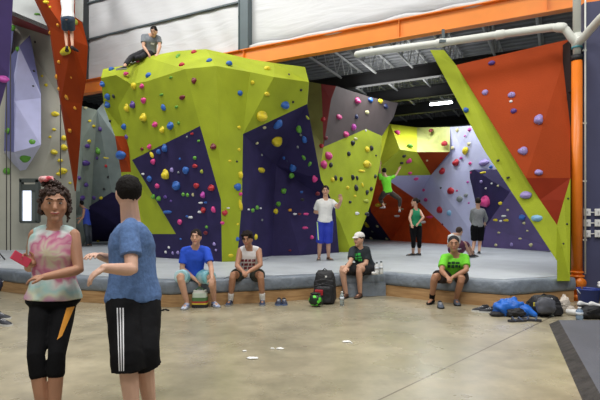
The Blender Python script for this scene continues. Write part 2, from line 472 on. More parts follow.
obj('black_collar', cyl((cx, cy, z(61)), (cx, cy, z(55.5)), .088, 20), BLACK, wp, True)
obj('riser', merge(cyl((cx, cy, z(56)), (cx, cy, 7.8), .062, 20), cyl((cx, cy, z(48)), (cx, cy, z(34)), .082, 20)), WHITEP, wp, True)
obj('teal_ring', cyl((cx, cy, z(48.5)), (cx, cy, z(47)), .086, 20), mat('teal_band', (70,140,150), .5), wp, True)
lf = [Vector((cx, cy, z(44))), P(571, 37, 8.3), P(566, 30, 8.32), P(560, 27.5, 8.36), P(552, 27.5, 8.45), P(500, 34.5, 8.78), P(440, 43, 9.2), P(363, 53.2, 9.7), P(357, 54.5, 9.9)]
obj('left_branch', tube(lf, .065, 14), WHITEP, wp, True)
for q0, q1 in ((3, 4), (5, 5), (6, 6)):
    a = lf[q0]; b2 = (lf[q0+1]-lf[q0]).normalized()*.05
    obj('coupling', tube([a-b2, a+b2], .078, 14), WHITEP, wp, True)
rt = [Vector((cx, cy, z(44))), P(585, 36, 8.1), P(590, 30, 8.0), P(600, 19, 7.7), P(612, 8, 7.4), P(640, -20, 6.6)]
obj('right_branch', tube(rt, .065, 14), WHITEP, wp, True)
hz = P(443, 42, 9.18); obj('hanger', merge(box(hz.x, hz.y-.01, hz.z+.10, .05, .03, .26), box(hz.x, hz.y, hz.z-.01, .17, .17, .05)), STEELG, wp)
cd = P(585.3, 0, 8.22)
cn = thing('conduit', 'thin white conduit running down the dark wall beside the orange standpipe', 'pipe', (cd.x, cd.y, .55))
obj('tube', cyl((cd.x, cd.y, .45), (cd.x, cd.y, 6.6), .014, 8), WHITEP, cn, True)
for py in (50, 123, 181, 240):
    obj('clip', box(cd.x, cd.y+.02, H-(py-HY)/F*cd.y, .06, .03, .02), WHITEP, cn)
# small exposed pipe under the mat side
# ------------------------------------------------------------------ climbing walls: faceted, every panel a solid part
WALLS = []          # (object, phrase for hold labels, wall group phrase)
def wall(name, label, base, V, panels, thick, group=None, back=Y3):
    t = thing(name, label, 'climbing wall', base, group)
    for pn, m, faces, phrase in panels:
        keys = []
        for f in faces:
            for k in f:
                if k not in keys: keys.append(k)
        pts = {k: (P(*V[k]) if not isinstance(V[k], Vector) else V[k]) for k in keys}
        n = len(keys); idx = {k: i for i, k in enumerate(keys)}
        vv = [pts[k] for k in keys]+[pts[k]+back*thick for k in keys]
        Fc = []; edges = {}
        for f in faces:
            q = tuple(idx[k] for k in f); Fc.append(q); Fc.append(tuple(i+n for i in reversed(q)))
            for a, b in zip(q, q[1:]+q[:1]):
                e = (min(a, b), max(a, b)); edges[e] = edges.get(e, 0)+1
        for (a, b), c in edges.items():
            if c == 1: Fc.append((a, b, b+n, a+n))
        o = obj(pn, (vv, Fc), m, t)
        WALLS.append((o, phrase, label))
    return t

# --- the big green boulder
V = dict(a0=(101,78,12.4), a1=(103,69,12.9), a2=(122,66,12.8), a3=(130,64,12.6), a4=(146,57,12.3), a5=(176,51,11.9), a6=(206,49,11.6), a7=(250,59,11.8), a8=(274,63,11.9), a9=(305,67,12.0),
    b1=(116,75,12.2), b2=(131,84,11.9), b3=(148,81,11.6), b4=(185,69,10.9), b5=(216,66,10.6), b6=(250,72,11.15), b7=(274,77,11.5), b8=(309,82,11.9),
    c0=(104,107,12.8), c2=(118,107,12.4), c4=(200,126,11.0), c6=(243,134,11.35), c8=(307,104,12.2), d=(221,200,11.25), d2=(242,200,11.5),
    l1=(132,160,12.75), l2=(176,234,12.35), l3=(150,234,12.8), r0=(115,136,12.9), r1=(128,136,12.9), r2=(131,172,13.0), r3=(121,172,13.3),
    e0=(140,256,13.4), e00=(128,257,13.4), e1=(222,262,11.45), f0=(237,261.5,11.6), f1=(272,256,13.6), f2=(300,255.5,13.8), f3=(339,252.5,15.2),
    m=(276,165,13.5), k1=(321,180,13.4), k2=(335,206,14.4))
def flatten(V, anchors, keys, lim=1.2):
    """slide the named corners along their sight lines into the plane of three anchor corners"""
    a, b, c = (P(*V[k]) for k in anchors); n = (b-a).cross(c-a).normalized()
    for k in keys:
        px, py, Y = V[k]; r = P(px, py, 1.0)-CAMP; den = r.dot(n)
        if abs(den) < 1e-4: continue
        y2 = (a-CAMP).dot(n)/den
        y2 = max(Y-lim, min(Y+lim, y2)); V[k] = (px, py, y2)
flatten(V, ('b4','c4','l1'), ('b3','b2','c2'))
flatten(V, ('c4','l1','e1'), ('d','l2','l3'))
flatten(V, ('c6','c8','b8'), ('b7',), .35)
pb = G(225, 262, .41)
wall('climbing_boulder', 'huge lime green faceted climbing boulder with navy panels, man sitting on its top', (pb.x, pb.y, .4), V, [
    ('top_slab', LIME, [('a0','a1','b1'), ('a1','a2','b1'), ('a2','a3','b2','b1'), ('a3','a4','b3','b2'), ('a4','a5','b4','b3'), ('a5','a6','b5','b4'), ('a6','a7','b6','b5'), ('a7','a8','b7','b6'), ('a8','a9','b8','b7')], 'sloping lime top of the green boulder'),
    ('corner_panel', LIME, [('a0','b1','c0'), ('b1','c2','c0'), ('b1','b2','c2')], 'lime left corner of the green boulder'),
    ('lower_corner_panel', LIME, [('c0','c2','r1','r0'), ('c2','l1','r1')], 'darker lime lower corner left of the green boulder'),
    ('front_panel', LIME, [('b2','b3','c2'), ('b3','l1','c2'), ('b3','b4','c4'), ('b3','c4','l1')], "green boulder's broad front face"),
    ('red_strip', REDW, [('r0','r1','r2'), ('r0','r2','r3')], 'small red strip at the left of the green boulder'),
    ('lower_strip', LIME, [('r1','l1','r2'), ('r2','l1','l2'), ('r2','l2','l3')], 'narrow lime strip left of the navy panel'),
    ('base_panel', LIME, [('r3','r2','l3'), ('r3','l3','e00'), ('l3','e0','e00')], 'shaded base behind the man in the blue tee'),
    ('navy_front_panel', NAVY, [('c4','d','l1'), ('l1','d','l2'), ('l2','d','e1'), ('l2','e1','e0'), ('l2','e0','l3')], 'navy left panel of the green boulder'),
    ('centre_rib', LIME, [('b4','b5','c4'), ('b5','d','c4'), ('b5','b6','c6'), ('b5','c6','d2','d'), ('d','d2','f0','e1')], 'lime centre rib of the green boulder'),
    ('right_face', LIME, [('b6','b7','c6'), ('b7','b8','c8'), ('b7','c8','c6')], 'lime right face of the green boulder'),
    ('navy_cave_panel', NAVY, [('c6','c8','m'), ('c6','m','f1','d2'), ('d2','f1','f0')], 'navy cave side beside the lime rib'),
    ('navy_right_panel', NAVY, [('c8','k1','m'), ('m','k1','k2','f2'), ('k2','f3','f2'), ('m','f2','f1')], 'navy panel behind the white-tee man'),
], .9)

# --- umber and green wall to its right
V = dict(s0=(300,80,14.9), s1=(321,84,14.6), s2=(336,86,14.7), s3=(370,97,15.8), s4=(398,103,17.2), q0=(322,100,14.6), q1=(331,100,14.7),
    t1=(323.5,147,14.7), t2=(366,129,15.75), t3=(382,136,16.5), u4=(394,116,17.0), v1=(380,165,16.4), v2=(372,200,16.0), v3=(367,215,15.8), v4=(352,252.5,15.4), v5=(334,253,15.4), v6=(318,182,15.0), o1=(300,110,14.95),
    n1=(340,222,14.9), n2=(350,175,15.2), s5=(402,104,19.5), u5=(396,122,19.5), t5=(384,150,19), v7=(374,212,18))
flatten(V, ('t1','s2','s4'), ('s3','u4','t3','t2','q1'), .8)
flatten(V, ('t1','v4','t3'), ('n1','n2','v1','v2','v3','v6'), .8)
pb = G(345, 253, .41)
wall('climbing_wall', 'tall climbing wall with umber top and green lower face, right of the green boulder', (pb.x, pb.y, .4), V, [
    ('olive_strip', OLIVE, [('s0','s1','q0'), ('s0','q0','t1','o1'), ('o1','t1','v6')], 'olive strip right of the green boulder'),
    ('red_strip', REDD, [('s1','s2','q1','q0'), ('q0','q1','t1')], 'dark red strip beside the umber panel'),
    ('umber_panel', BROWN, [('s2','s3','t2'), ('s2','t2','t1'), ('s2','t1','q1'), ('s3','s4','u4','t3'), ('s3','t3','t2')], 'umber panel under the roof'),
    ('green_panel', LIME, [('t1','t2','n2'), ('t2','t3','v1'), ('t2','v1','n2'), ('n2','v1','v2','v3'), ('n2','v3','n1'), ('n1','v3','v4'), ('n1','v4','v5'), ('v6','n1','v5'), ('v6','n2','n1'), ('t1','n2','v6')], 'green face below the umber panel'),
], .7)

# --- the back walls
def bw(px): return 1/(.0379+.000163*(px-391))
def W(px, py, off=0.0): return (px, py, bw(px)+off)
V = dict(y0=(374,124,22.3), y1=(390,124,22.3), y2=(417,127.5,22.6), y3=(450,127,21.0), y4=(450,152,20.6), y5=(417,152,20.6), y6=(400,149.5,19.9), y7=(378,169,19.8), y8=(431,175,22.0), y9=(407,175.5,21.2), z0=(382,176,20.4), y10=(362,172,21),
    z1=W(417,200), z2=W(450,232), z3=W(463,246.3), z4=W(391,240.6), z5=(371,212,24.5), z6=(368,180,20.6), z7=W(364,240.4),
    x1=W(480,125), x2=W(560,122), x3=W(560,169), x4=W(474,169.5), x5=W(475,200), x6=W(482,247.3), x7=W(565,170), x8=W(565,252), x9=(510,192,16.9), x10=W(486,226), x11=(474,169.5,19.1), x12=(545,169,16.0))
V['z6'] = (366,178,21.5)
pb = G(460, 246, .41)
wall('climbing_wall', 'lavender back climbing wall with yellow-green top, orange-red wedge and purple right end', (pb.x, pb.y, .4), V, [
    ('yellow_panel', mat('yellow_lime_wall', (196,202,50), .5, var=.05), [('y0','y1','y7'), ('y1','y2','y5','y6'), ('y1','y6','y7'), ('y0','y7','y10')], 'bright yellow-green panel high in the back bay'),
    ('overhang_panel', LIME, [('y6','y5','y8','y9'), ('y6','y9','z0','y7')], 'green overhang panel above the climber in lime'),
    ('light_panel', mat('pale_lime_wall', (176,180,112), .35, var=.10), [('y2','y3','y4','y5')], 'pale green square panel high in the back bay'),
    ('red_triangle', REDW, [('y5','y4','y8')], 'red triangle in the back bay'),
    ('lavender_panel', LAV, [('y3','x1','x4','y8'), ('y3','y8','y4'), ('x1','x2','x3','x4'), ('z0','y9','z1'), ('y9','y8','z1'), ('y8','z2','z1'), ('y8','x4','x5'), ('y8','x5','x6','z3'), ('y8','z3','z2')], 'lavender back wall'),
    ('red_wedge', mat('orange_red_wall', (206,80,30), .7, spec=.2, var=.08), [('z6','z0','z1'), ('z6','z1','z5'), ('z5','z1','z2','z4'), ('z4','z2','z3')], 'orange-red wedge of the back wall'),
    ('purple_corner', NAVY, [('z6','z5','z7'), ('z5','z4','z7')], 'purple corner beside the orange-red wedge'),
    ('purple_panel', mat('purple_wall', (92,78,128), .6, var=.1, scale=1.5), [('x9','x12','x8'), ('x9','x8','x10'), ('x10','x8','x6')], 'purple wall left of the lime arch'),
    ('dark_purple_panel', NAVY, [('x11','x9','x10'), ('x11','x12','x9'), ('x11','x10','x5'), ('x10','x6','x5')], 'dark purple panel behind the man in grey'),
], .5)

# --- the red panel with its lime arch, right
V = dict(g0=(430,50,9.6), g1=(444,50,9.55), g2=(456,65,9.5), g3=(540,200,8.3), g4=(557,225,8.15), g5=(557,281,7.86), g6=(557,261,8.0), g7=(517,200,8.55), g8=(484,150,8.95),
    h0=(570.5,39,8.65), h1=(570.5,178,8.2), h2=(564,200,8.15), h3=(570,281,7.95), h4=(526,178,8.35), h5=(568,60,8.55))
pb = P(560, 282, 7.95)
wall('climbing_wall', 'orange-red overhanging climbing wall edged by a slanting lime arch, beside the orange standpipe', (pb.x, pb.y, .4), V, [
    ('lime_arch', LIME, [('g0','g1','g2','g8'), ('g2','g3','g7','g8'), ('g3','g4','g6','g7')], 'slanting lime arch'),
    ('lime_foot', LIME, [('g4','h2','h3','g5'), ('h2','h1','h3')], 'lime foot of the arch'),
    ('red_panel', REDW, [('g2','h0','h4'), ('g2','h4','g3'), ('h0','h1','h4')], 'orange-red panel at the right'),
    ('lower_red_panel', mat('deep_rust_wall', (136,44,20), .7, var=.08, spec=.15), [('g3','h4','h1','h2'), ('g3','h2','g4')], 'darker red tip of the right wall'),
], .35, back=Vector((.46,.88,0)))
# dark wall at the far right
struct('wall_right', flat([Vector((4.72, 8.32, 0)), Vector((9.5, 6.4, 0)), Vector((9.6, 6.7, 0)), Vector((4.76, 8.62, 0))], 0, 4.95), mat('slate_navy_wall', (66,68,100), .6, var=.06))
struct('wall_right_return', flat([Vector((4.52, 8.36, 0)), Vector((4.66, 8.36, 0)), Vector((4.66, 8.6, 0)), Vector((4.52, 8.6, 0))], 0, 4.35), BLACK)

# --- tall left walls
V = dict(a=(-25,-30,16.4), b=(12,20,16.3), c=(50,32,16.3), d=(61,100,17.0), e=(76,191,18.2), f=(76,247,18.9), g=(25,250,16.8), h=(-30,251,16.4), i=(12,-30,16.3),
    n1=(30,35,16.0), n2=(41,94,16.4), n3=(19,46,15.6), n4=(11,55,16.0), n5=(14,101,15.8), n6=(14,152,15.7), n7=(41,145,15.9), n8=(22,176,16.9), n9=(4,151,16.2), n10=(8,25,16.0), n11=(14,25,16.0), n12=(41,98,16.4), n13=(14,75,15.7),
    w0=(12,-30,14.9), w1=(34,-30,14.8), w2=(48,26,14.5), w3=(12,11,14.5), w4=(50,33,16.25), w5=(12,21,16.25),
    r0=(23,-30,13.5), r1=(75,-30,13.5), r2=(75,17,13.8), r3=(82,22,13.9), r4=(88,46,14.2), r5=(86,82,14.7), r6=(82,104,15.1), r7=(80,145,16.0), r8=(76,191,17.5), r9=(61,100,15.2), r10=(50,26,14.1), r11=(72,40,13.7),
    u0=(75,-30,13.9), u1=(84,-30,14.3), u2=(83,22,14.3),
    p0=(82,106,18.8), p1=(97,110,18.8), p2=(91,205,20), p3=(86,210,20), p4=(80,145,18.6), q1=(106,100,19.3), q2=(124,150,19.6), q3=(134,198,20), q4=(112,192,19.7), q5=(88,207,20), p5=(76,215,19.3),
    s1=(138,188,20), s2=(140,240,22.5), s3=(84,241.5,22.5))
pb = G(40, 249, .41)
wall('climbing_wall', 'tall pale left climbing wall with lavender niche and long rust-red spike', (pb.x, pb.y, .4), V, [
    ('tan_panel', TAN, [('b','c','d'), ('b','d','g'), ('d','e','g'), ('e','f','g'), ('b','g','h'), ('a','b','h'), ('a','i','b')], 'tan left wall'),
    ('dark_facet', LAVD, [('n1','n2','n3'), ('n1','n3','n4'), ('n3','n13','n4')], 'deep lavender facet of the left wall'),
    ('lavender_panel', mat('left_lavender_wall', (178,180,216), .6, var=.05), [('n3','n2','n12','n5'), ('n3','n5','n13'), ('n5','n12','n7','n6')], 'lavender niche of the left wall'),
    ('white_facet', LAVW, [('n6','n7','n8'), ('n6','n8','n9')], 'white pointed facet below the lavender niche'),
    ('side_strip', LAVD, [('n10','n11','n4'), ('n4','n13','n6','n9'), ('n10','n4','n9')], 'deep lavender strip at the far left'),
    ('white_header', GREYW, [('w0','w1','w2','w3')], 'white header of the left wall'),
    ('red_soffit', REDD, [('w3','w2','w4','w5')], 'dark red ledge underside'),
    ('red_spike', REDW, [('r0','r1','r2','r11'), ('r0','r11','r10'), ('r2','r3','r4','r11'), ('r10','r11','r9'), ('r11','r4','r5'), ('r11','r5','r6','r9'), ('r9','r6','r7'), ('r9','r7','r8')], 'rust-red spike of the left wall'),
    ('grey_upright', GREYW, [('u0','u1','u2','r2'), ], 'pale upright beside the red spike'),
], .35, back=Vector((-.5,.86,0)))
V2 = V
pb = G(95, 244, .41)
wall('climbing_wall', 'grey-green climbing wall with a purple foot between the red spike and the green boulder', (pb.x, pb.y, .4), V2, [
    ('pale_green_panel', mat('sage_wall', (142,152,140), .65, var=.06), [('p0','p1','p2','p4'), ('p4','p2','p3','p5')], 'sage panel left of the green boulder'),
    ('teal_panel', TEAL, [('p1','q1','q2','q4'), ('p1','q4','p2'), ('q2','q3','q4'), ('p2','q4','q5')], 'teal-grey panel left of the green boulder'),
    ('purple_foot', NAVY, [('q5','q4','q3','s1'), ('q5','s1','s2','s3')], 'purple foot behind the blue-tank person'),
    ('lower_panel', mat('sage_wall', (142,152,140)), [('p5','p3','s3','f'), ('e','p4','p5')], 'sage panel left of the green boulder'),
], .3)
# near purple wall, far left
V = dict(a=(-90,-40,7.6), b=(15,-40,8.5), c=(13,0,8.8), d=(9,75,9.1), e=(2,100,9.2), f=(-22,180,9.5), g=(-40,262,10.0), h=(-140,262,10.0))
wall('climbing_wall', 'dark purple leaning climbing wall with a magenta hold, nearest at the far left', (-6.4, 9.6, .4), V, [
    ('purple_panel', mat('deep_purple_wall', (70,54,112), .6, var=.08), [('a','b','c'), ('a','c','d'), ('a','d','e'), ('a','e','f'), ('a','f','h'), ('f','g','h')], 'dark purple wall at the far left')], .5, back=Vector((-.62,.78,0)))

# doorway with a bright pane behind the woman
dq = P(29, 249, 16.2)
dw = P(30, 200, 16.15)
dx = 16.15/F
wd = struct('window_1', merge(box(P(30,181,16.1).x, 16.1, P(30,180.5,16.1).z, 19*dx, .16, .12), box(P(21.6,205,16.1).x, 16.1, P(21,201,16.1).z, .07, .16, 42*dx), box(P(38,205,16.1).x, 16.1, P(21,201,16.1).z, .1, .16, 42*dx), box(P(30,222,16.1).x, 16.1, P(30,222,16.1).z, 17*dx, .16, .08), box(P(30,187,16.1).x, 16.1, P(30,187.5,16.1).z, 17*dx, .1, .2)), mat('door_frame', (74,80,76), .6))
pn = obj('pane', box(P(27,206,16.12).x, 16.12, P(27,206,16.12).z, 9.5*dx, .03, 31*dx), mat('daylit_pane', (235,240,250), .3, emit=((225,235,255), 1.1)), wd, origin=None)
obj('panel', box(P(34.5,206,16.12).x, 16.12, P(27,206,16.12).z, 5.5*dx, .05, 31*dx), mat('door_panel', (96,104,98), .6), wd)
for px, a, b, nm in ((6.5, 20, 250, 'dark climbing rope hanging at the far left, left of the green holds'), (10.5, 20, 250, 'dark climbing rope hanging at the far left, closest to the lavender niche'), (60.5, 105, 178, 'thin rope hanging over the tan wall left of the red spike')):
    p0, p1 = P(px, a, 15.2), P(px, b, 15.2)
    if a > 50: p0.y += 0; p1 = P(px, b, 15.2)
    tag(obj('rope', tube([p0, p1], .018, 6), mat('rope_dark', (70,66,62), .8), None, True, origin=p1), nm, 'rope')

BV, OWN = bvh_of([w[0] for w in WALLS])
PHR = {w[0].name: w[1] for w in WALLS}; GRP = {w[0].name: w[2] for w in WALLS}

# ------------------------------------------------------------------ holds
HC = dict(blue=(44,98,178), yellow=(228,206,40), pink=(214,62,134), red=(176,32,44), green=(96,160,52), orange=(232,160,44), purple=(88,62,140), black=(34,36,38), lavender=(156,140,200),
          beige=(206,200,150), white=(226,226,226), navy=(36,44,84), magenta=(190,70,170), grey=(128,134,134), lightblue=(130,178,214), maroon=(110,24,36), olive=(170,180,60))
CN = dict(beige='cream', navy='dark navy', lightblue='pale blue', olive='olive yellow')
HM = {k: mat('hold_'+k, v, .45, var=.08, scale=9, bump=.25, bscale=30) for k, v in HC.items()}
BOLT = mat('bolt_steel', (90,90,92), .35, metal=.8)
HOLDS = '''
3,79,4,3,magenta;13,28,2.5,3,green;18,49,2,2.6,green;37,14,3,1,green;35,42,1,1,black;34,71,1,1,black;33,86,1,1,black;33,118,1,1,black;42,76,1.2,1.2,yellow;46,85,1.5,1.5,yellow
46,2,3,1.5,yellow;50,7,1.2,1.2,yellow;50,33,1.8,1.7,orange;58,25,1.5,1.5,orange;59,62,1.7,1.7,orange;57,77,2,2.5,orange;72,77,2,1.9,orange;59,89,1.8,1.8,orange;67,97,2.3,2.3,orange;75,108,1.5,1.5,orange;75,22,1.8,2.8,olive;70,130.5,2,1.8,orange;66,51,8,3.4,yellow
36,109,3.5,2.4,green;8,131,3,3,green;33,142,3.2,3,green;25,158,3.2,3,green;7,171,3.5,3.4,green;55,114,3.5,2.5,yellow;54,129.5,1.5,1.3,yellow;50,137,1.3,1.3,yellow;64,138,2,2.6,yellow;54,152,2.5,2.5,yellow;64,147.5,2.5,3,yellow;60,160.5,2,1.8,yellow;63,171,3,3,yellow;59,174,2.2,1.8,yellow;70,183,1.2,1.2,yellow
86,108,1.5,1.3,beige;90,121,1.3,1.3,yellow;93.5,126,1.3,1.3,yellow;89,141,1.5,1.5,yellow;87,146,2,2,purple;98,151,2.5,3.4,green;108,157.5,3.6,2.4,yellow;85.5,163,3,2.8,purple;100,129,2,2.2,purple;97,158,1.5,1.6,purple;79,178,2.2,2,purple;86,185,2,2.2,purple;82,198,2.5,2.5,purple;94,198,2,2,purple;101,198,2,1.5,yellow;106,166,1.5,1.5,red;108,177,1.2,1.2,black;104,189,1.5,1.2,black;109,138,2,1.6,green;93,212,1.4,1,yellow;106,231,1.5,2.3,yellow;98,241,1.3,1.3,yellow
111.6,69.6,2.6,2.4,blue;102.5,84,2.6,2.6,blue;107.6,96.8,3,3,blue;107.6,104.7,3,3,blue;113.7,96.4,1.6,2,black;126,74,2.5,2.3,pink;138.4,61,2.3,1.8,pink;148.8,75.4,3.2,2.6,blue;133.9,86,2.7,3.4,yellow;142,86,2.4,2.4,pink;143.7,100.6,3,3,pink;133,104.7,2.8,3.6,purple;127,107.8,2.7,3.8,yellow;163.6,107.6,2.3,3.3,blue;143.7,117.4,4,4,yellow;155,124.4,3,2.8,pink;170.6,125.6,3.6,3.6,blue;162.4,129.8,2.7,3.2,yellow;178.7,123,1.6,1.5,green;176.4,107,2,1.4,green;161.5,94.7,2.5,1.2,green;170.8,77.5,2,1.2,green;173.5,68.2,1.5,1.3,green;167.7,62,2,1.2,green;182,65,3,2.5,red;182.2,97.6,3.5,2.2,maroon;194,80.7,2.6,3,maroon;124,126.7,3,2.8,blue
103,122,1.3,1.4,black;110,121,1.3,1.4,black;194,52.5,2.8,2.2,red;178,56.5,2,2.8,green;209.5,61,3,2.2,blue;229,64,3,2.5,blue;240,93,2.2,2.5,blue;267,69,3.4,2.3,yellow;252.5,82.5,2,1.9,yellow;267,94,2.4,1.9,yellow;289,74.5,1,1,black;261.6,116,4.8,4.6,yellow;285,105,3.6,3.4,blue;277.6,124,3.1,4,blue;276.7,140.8,5,3.8,yellow;299,129.3,2.8,3.2,green;304.5,139.5,2.4,3.2,blue;264.4,127.6,1.8,1.1,beige;257,143,1.2,1.2,beige;239,127.3,1.6,1.6,yellow;239,149.6,1.4,1.6,yellow;301,90,1.2,1.2,black;293,102,1.1,1.1,black;323,119.4,2.4,2.4,red;321.5,146,2.3,2.3,red;326,138,1.8,2,maroon;300.7,135,1.1,1.1,grey;307.6,117.6,1.1,2.3,olive;297.7,147,1.2,1.3,grey
121,155,6.3,4.2,blue;149.6,146.6,2.5,2.6,pink;152,154.8,1.8,3.6,yellow;165,148,2.8,4.2,blue;158.7,151.8,2.6,2.6,blue;153.3,161.7,2.7,2.8,pink;142,149,2,1.6,maroon;126.5,137,1.7,2.3,purple;166,174.3,3.9,5.2,yellow;172,170,2,2.3,lavender;149.6,178.7,2.9,2.9,blue;157.4,186,2.6,2.5,pink;176.8,185.5,4.5,4.5,blue;186,170.4,3.4,3.8,blue;143,174,2,1,white
213.4,146.6,3.3,3,maroon;192,133.8,2,1,red;187,137,1.1,1.1,grey;198.7,141,1.7,1.2,green;195,158,2,1.8,green;195,166,3.2,1.9,red;201.7,171.5,1.6,1.8,olive;178.5,172.5,1.2,1.2,grey;196.4,185.7,3.1,2.7,red;211.6,187.8,3.5,3.2,red;203,194.8,2.4,3,magenta;183.3,194.4,1.8,1.8,green;187.7,195,1.7,1.9,green;193,194.8,1.2,1.8,beige;165.4,197,2,1.8,purple;229.7,161,1.6,1.3,yellow;236.7,161.5,1.2,1.2,black;240.6,175,1.8,3.8,yellow;237.6,187,3,3.6,blue;240.5,194,1.6,1.8,pink;180,159,1.2,1.2,blue;153.5,196.5,2.4,2.4,green;158.8,198.4,2.6,2.4,green
167.5,212,5.5,1.6,blue;200.8,202.8,2.6,1,white;205.5,202.5,2,1.1,blue;199.7,212,2.4,1.2,white;203.5,210,2.6,2.8,red;213.6,209.6,2.2,3.2,pink;190.5,217.3,2.8,1.2,white;187,216.3,1.6,1.1,blue;180,222,2.4,2.7,pink;206.6,227,1.6,1.4,green;205.7,233,2.4,2,maroon;224.4,212.3,2.8,3.4,red;227,208,2.6,1,white;222.5,222.8,2,1.8,pink;237,224,1.8,1.8,yellow;240.3,205,1.8,6,yellow;237.2,239,2,2.3,blue;231,255.3,2.6,2.2,yellow;169,247.4,1.3,1.3,white;165.8,252,1.3,1.4,white;178,252.5,1.7,1.7,lavender;172.8,253,1.2,1.6,lavender;180.6,239,1.3,1,blue;214.4,244,1.6,1.8,lavender;171,201,1.5,1.2,purple;216,250,1.2,1.2,lavender
261.8,155,1.2,1.2,grey;261.3,170,5,2.6,yellow;292.8,167.8,3.4,3.2,blue;291.4,175.6,2.7,2.8,green;303.8,157.6,1.6,2.4,green;309.8,164,1.5,2.4,green;314.7,178.6,2.8,3.7,pink;283.7,191,2.7,2.7,green;278.4,204,2.5,2.4,green;275.6,211.3,2.5,2.7,yellow;317.7,193.7,2.4,2,maroon;257,207.7,2.4,2.2,green;252.5,210.3,2.3,2.2,green;260.6,208.2,1.8,1,white;248.6,209.5,1.8,1,white;302.4,199.6,2,1.5,black;290,210,1.8,1.5,orange;301.5,192,1.5,1.2,blue;295,214,2,1,white;306,214,2.8,1.2,pink;299.5,214,1.8,1.2,maroon;305,227.8,3,1.3,pink;311.8,237.3,2,2,pink;262,220,1.3,1.2,grey;255.5,237,1.6,3,yellow;290,250.5,1.5,1,maroon;284,158,1.2,1.4,blue;287,161,1,1,navy
357.3,100.7,3.2,3,pink;370.4,100,2.6,2.4,blue;380.4,101.4,2.7,2.2,yellow;385.7,106.3,2.4,2.6,navy;367,112.4,2.4,1.9,beige;339,117,2.9,2.5,pink;356.4,116.8,1.8,2.3,navy;353.4,127.3,2.2,3.3,magenta;346,134.3,2.8,2.8,pink;355.5,138.7,2,1.4,beige;352.6,143,1.9,2.7,black;371.3,148.3,1.9,2.7,black;365.7,130.5,1.1,1.1,white
328.4,155.9,3.4,4.1,pink;323.5,164.6,3,4.1,pink;348.5,153.8,1.7,2.4,black;330.7,165,1.7,2.7,black;367,164.3,4.4,3.7,yellow;367,149.4,2.3,2.9,yellow;376,155.5,1,1,black;332.4,179.7,1.6,2.4,yellow;335.5,178,1.4,2.8,black;341,179,1.5,2.5,black;352.6,177.4,1.7,2.9,black;357,178,1.2,2.4,black;347.6,187.6,1.6,1.8,yellow;356,188,1.9,3.3,black;362.5,185,1,2.4,yellow;367,192.3,1.5,2.8,black;371,189,1.5,2.4,black;375.2,176.5,1.3,2.3,black;366,201,3.3,1.9,olive;361.7,171,3.8,1.4,yellow;357,213.4,2.4,1.6,white;367,214,2.6,2,black;367.2,224.6,1.8,3.2,yellow;355,196,1.5,1.2,yellow;350,202,1.6,1.4,black
378,204.5,3.2,1.8,yellow;384,204,2.6,.9,beige;377.5,226,1.2,1.2,beige;371.5,238.2,1.2,1.6,beige;387,238.5,1.2,1.2,beige;372.6,231.5,1,1,grey;397,132.5,2.4,2.6,pink;410,146,3,1.9,green;408.7,160.7,2.9,2.4,pink;404,156,2,1.5,black;401.7,163,2,1,black;410,173,2.4,1.4,pink;431,130.8,2,1.8,maroon;444.5,143.7,2.8,2.9,red;456,162.5,2.8,3.4,red;442.5,171,2.3,3.4,red;465.5,150.7,2.2,3.9,yellow;452.5,148,1.5,2,beige;451,191,3.3,3.5,red;427,160.5,1,1,beige;457.5,130,1.4,2,beige;469.5,129.5,1.8,1.8,magenta;461,158,1.4,1.5,magenta;423.7,190,1.7,1.5,pink;416,178.7,2.4,1.5,pink
484,162.5,4.6,3.4,lavender;491,167,1.7,1.7,blue;469,144,1.3,2,beige;470,163.4,1.5,1.5,pink;464.8,136,1,1,magenta;471,172.7,1,1,pink;441,188,1.2,1.1,black;425.8,199.8,2.4,1.9,pink;440,210,3.2,3.4,red;449.4,213,2.3,2.8,lightblue;460,199,3,3.3,grey;466,195.4,2,1.8,grey;457,190.7,1,1,pink;467.8,182,1.1,1.1,magenta;469,203,1.1,1.1,magenta;431,217,3.8,1.2,pink;423,222,2.4,1.2,white;442.4,224.3,1.1,1,maroon;397,216,2.4,1.1,white;402,209,1.3,1,beige
483,172.7,2.7,1,yellow;481.3,181.7,1.6,1.6,lavender;491.8,183.5,1,1,white;498,185.8,1.3,1,beige;485.8,188.5,1,1,white;500.4,203.3,2.2,1.7,yellow;507.8,210,1.3,1.1,beige;503.8,216,2.4,1,white;495.5,220,2.4,1.2,yellow;506,220.3,2.6,1.2,yellow;500.8,221,1.6,1,white;522.5,217.3,3,2.8,blue;498.8,232.6,1.5,1,beige;496,245,1.3,1.4,beige;511.7,244.6,1.3,1.9,lavender;520,238.7,1.5,1,beige;527.4,230.8,1,1,beige;531,245,1.5,1.9,beige;524,223,1.4,1.4,beige;485.5,201.5,5.8,5.6,pink
526,195,4.8,3.8,lavender;537.5,217.7,4.8,4.6,lightblue;531.5,212,2.4,1.4,olive;567,224,1,1,black;563.5,243.7,1,1,black;568.2,198.6,1,1,black;538.7,172.4,4,3,lavender;466,110,2.8,2.7,blue;498,160.5,1.3,1.2,black;508,177.7,1.3,1.2,black;491.7,63,3,2.5,purple;485,92.5,2.7,2.9,lavender;511.7,95,3.2,3,lavender;513.6,111,2.6,2.6,purple;538.7,119.6,4,5.2,lavender;523,151,4,4,lavender;511,101.5,1.4,1.4,white
'''
recs = []
for line in HOLDS.strip().splitlines():
    for it in line.split(';'):
        a = it.split(','); recs.append((float(a[0]), float(a[1]), float(a[2]), float(a[3]), a[4]))
found = {}
for k, (px, py, rx, ry, col) in enumerate(recs):
    loc, nor, fi, dist = ray(BV, px, py)
    if loc is None: print('MISS hold', px, py, col); continue
    if nor.dot(CAMP-loc) < 0: nor = -nor
    o = OWN[fi]
    found.setdefault((PHR[o.name], col), []).append((loc, nor, rx*loc.y/F, ry*loc.y/F, rx, ry, o))
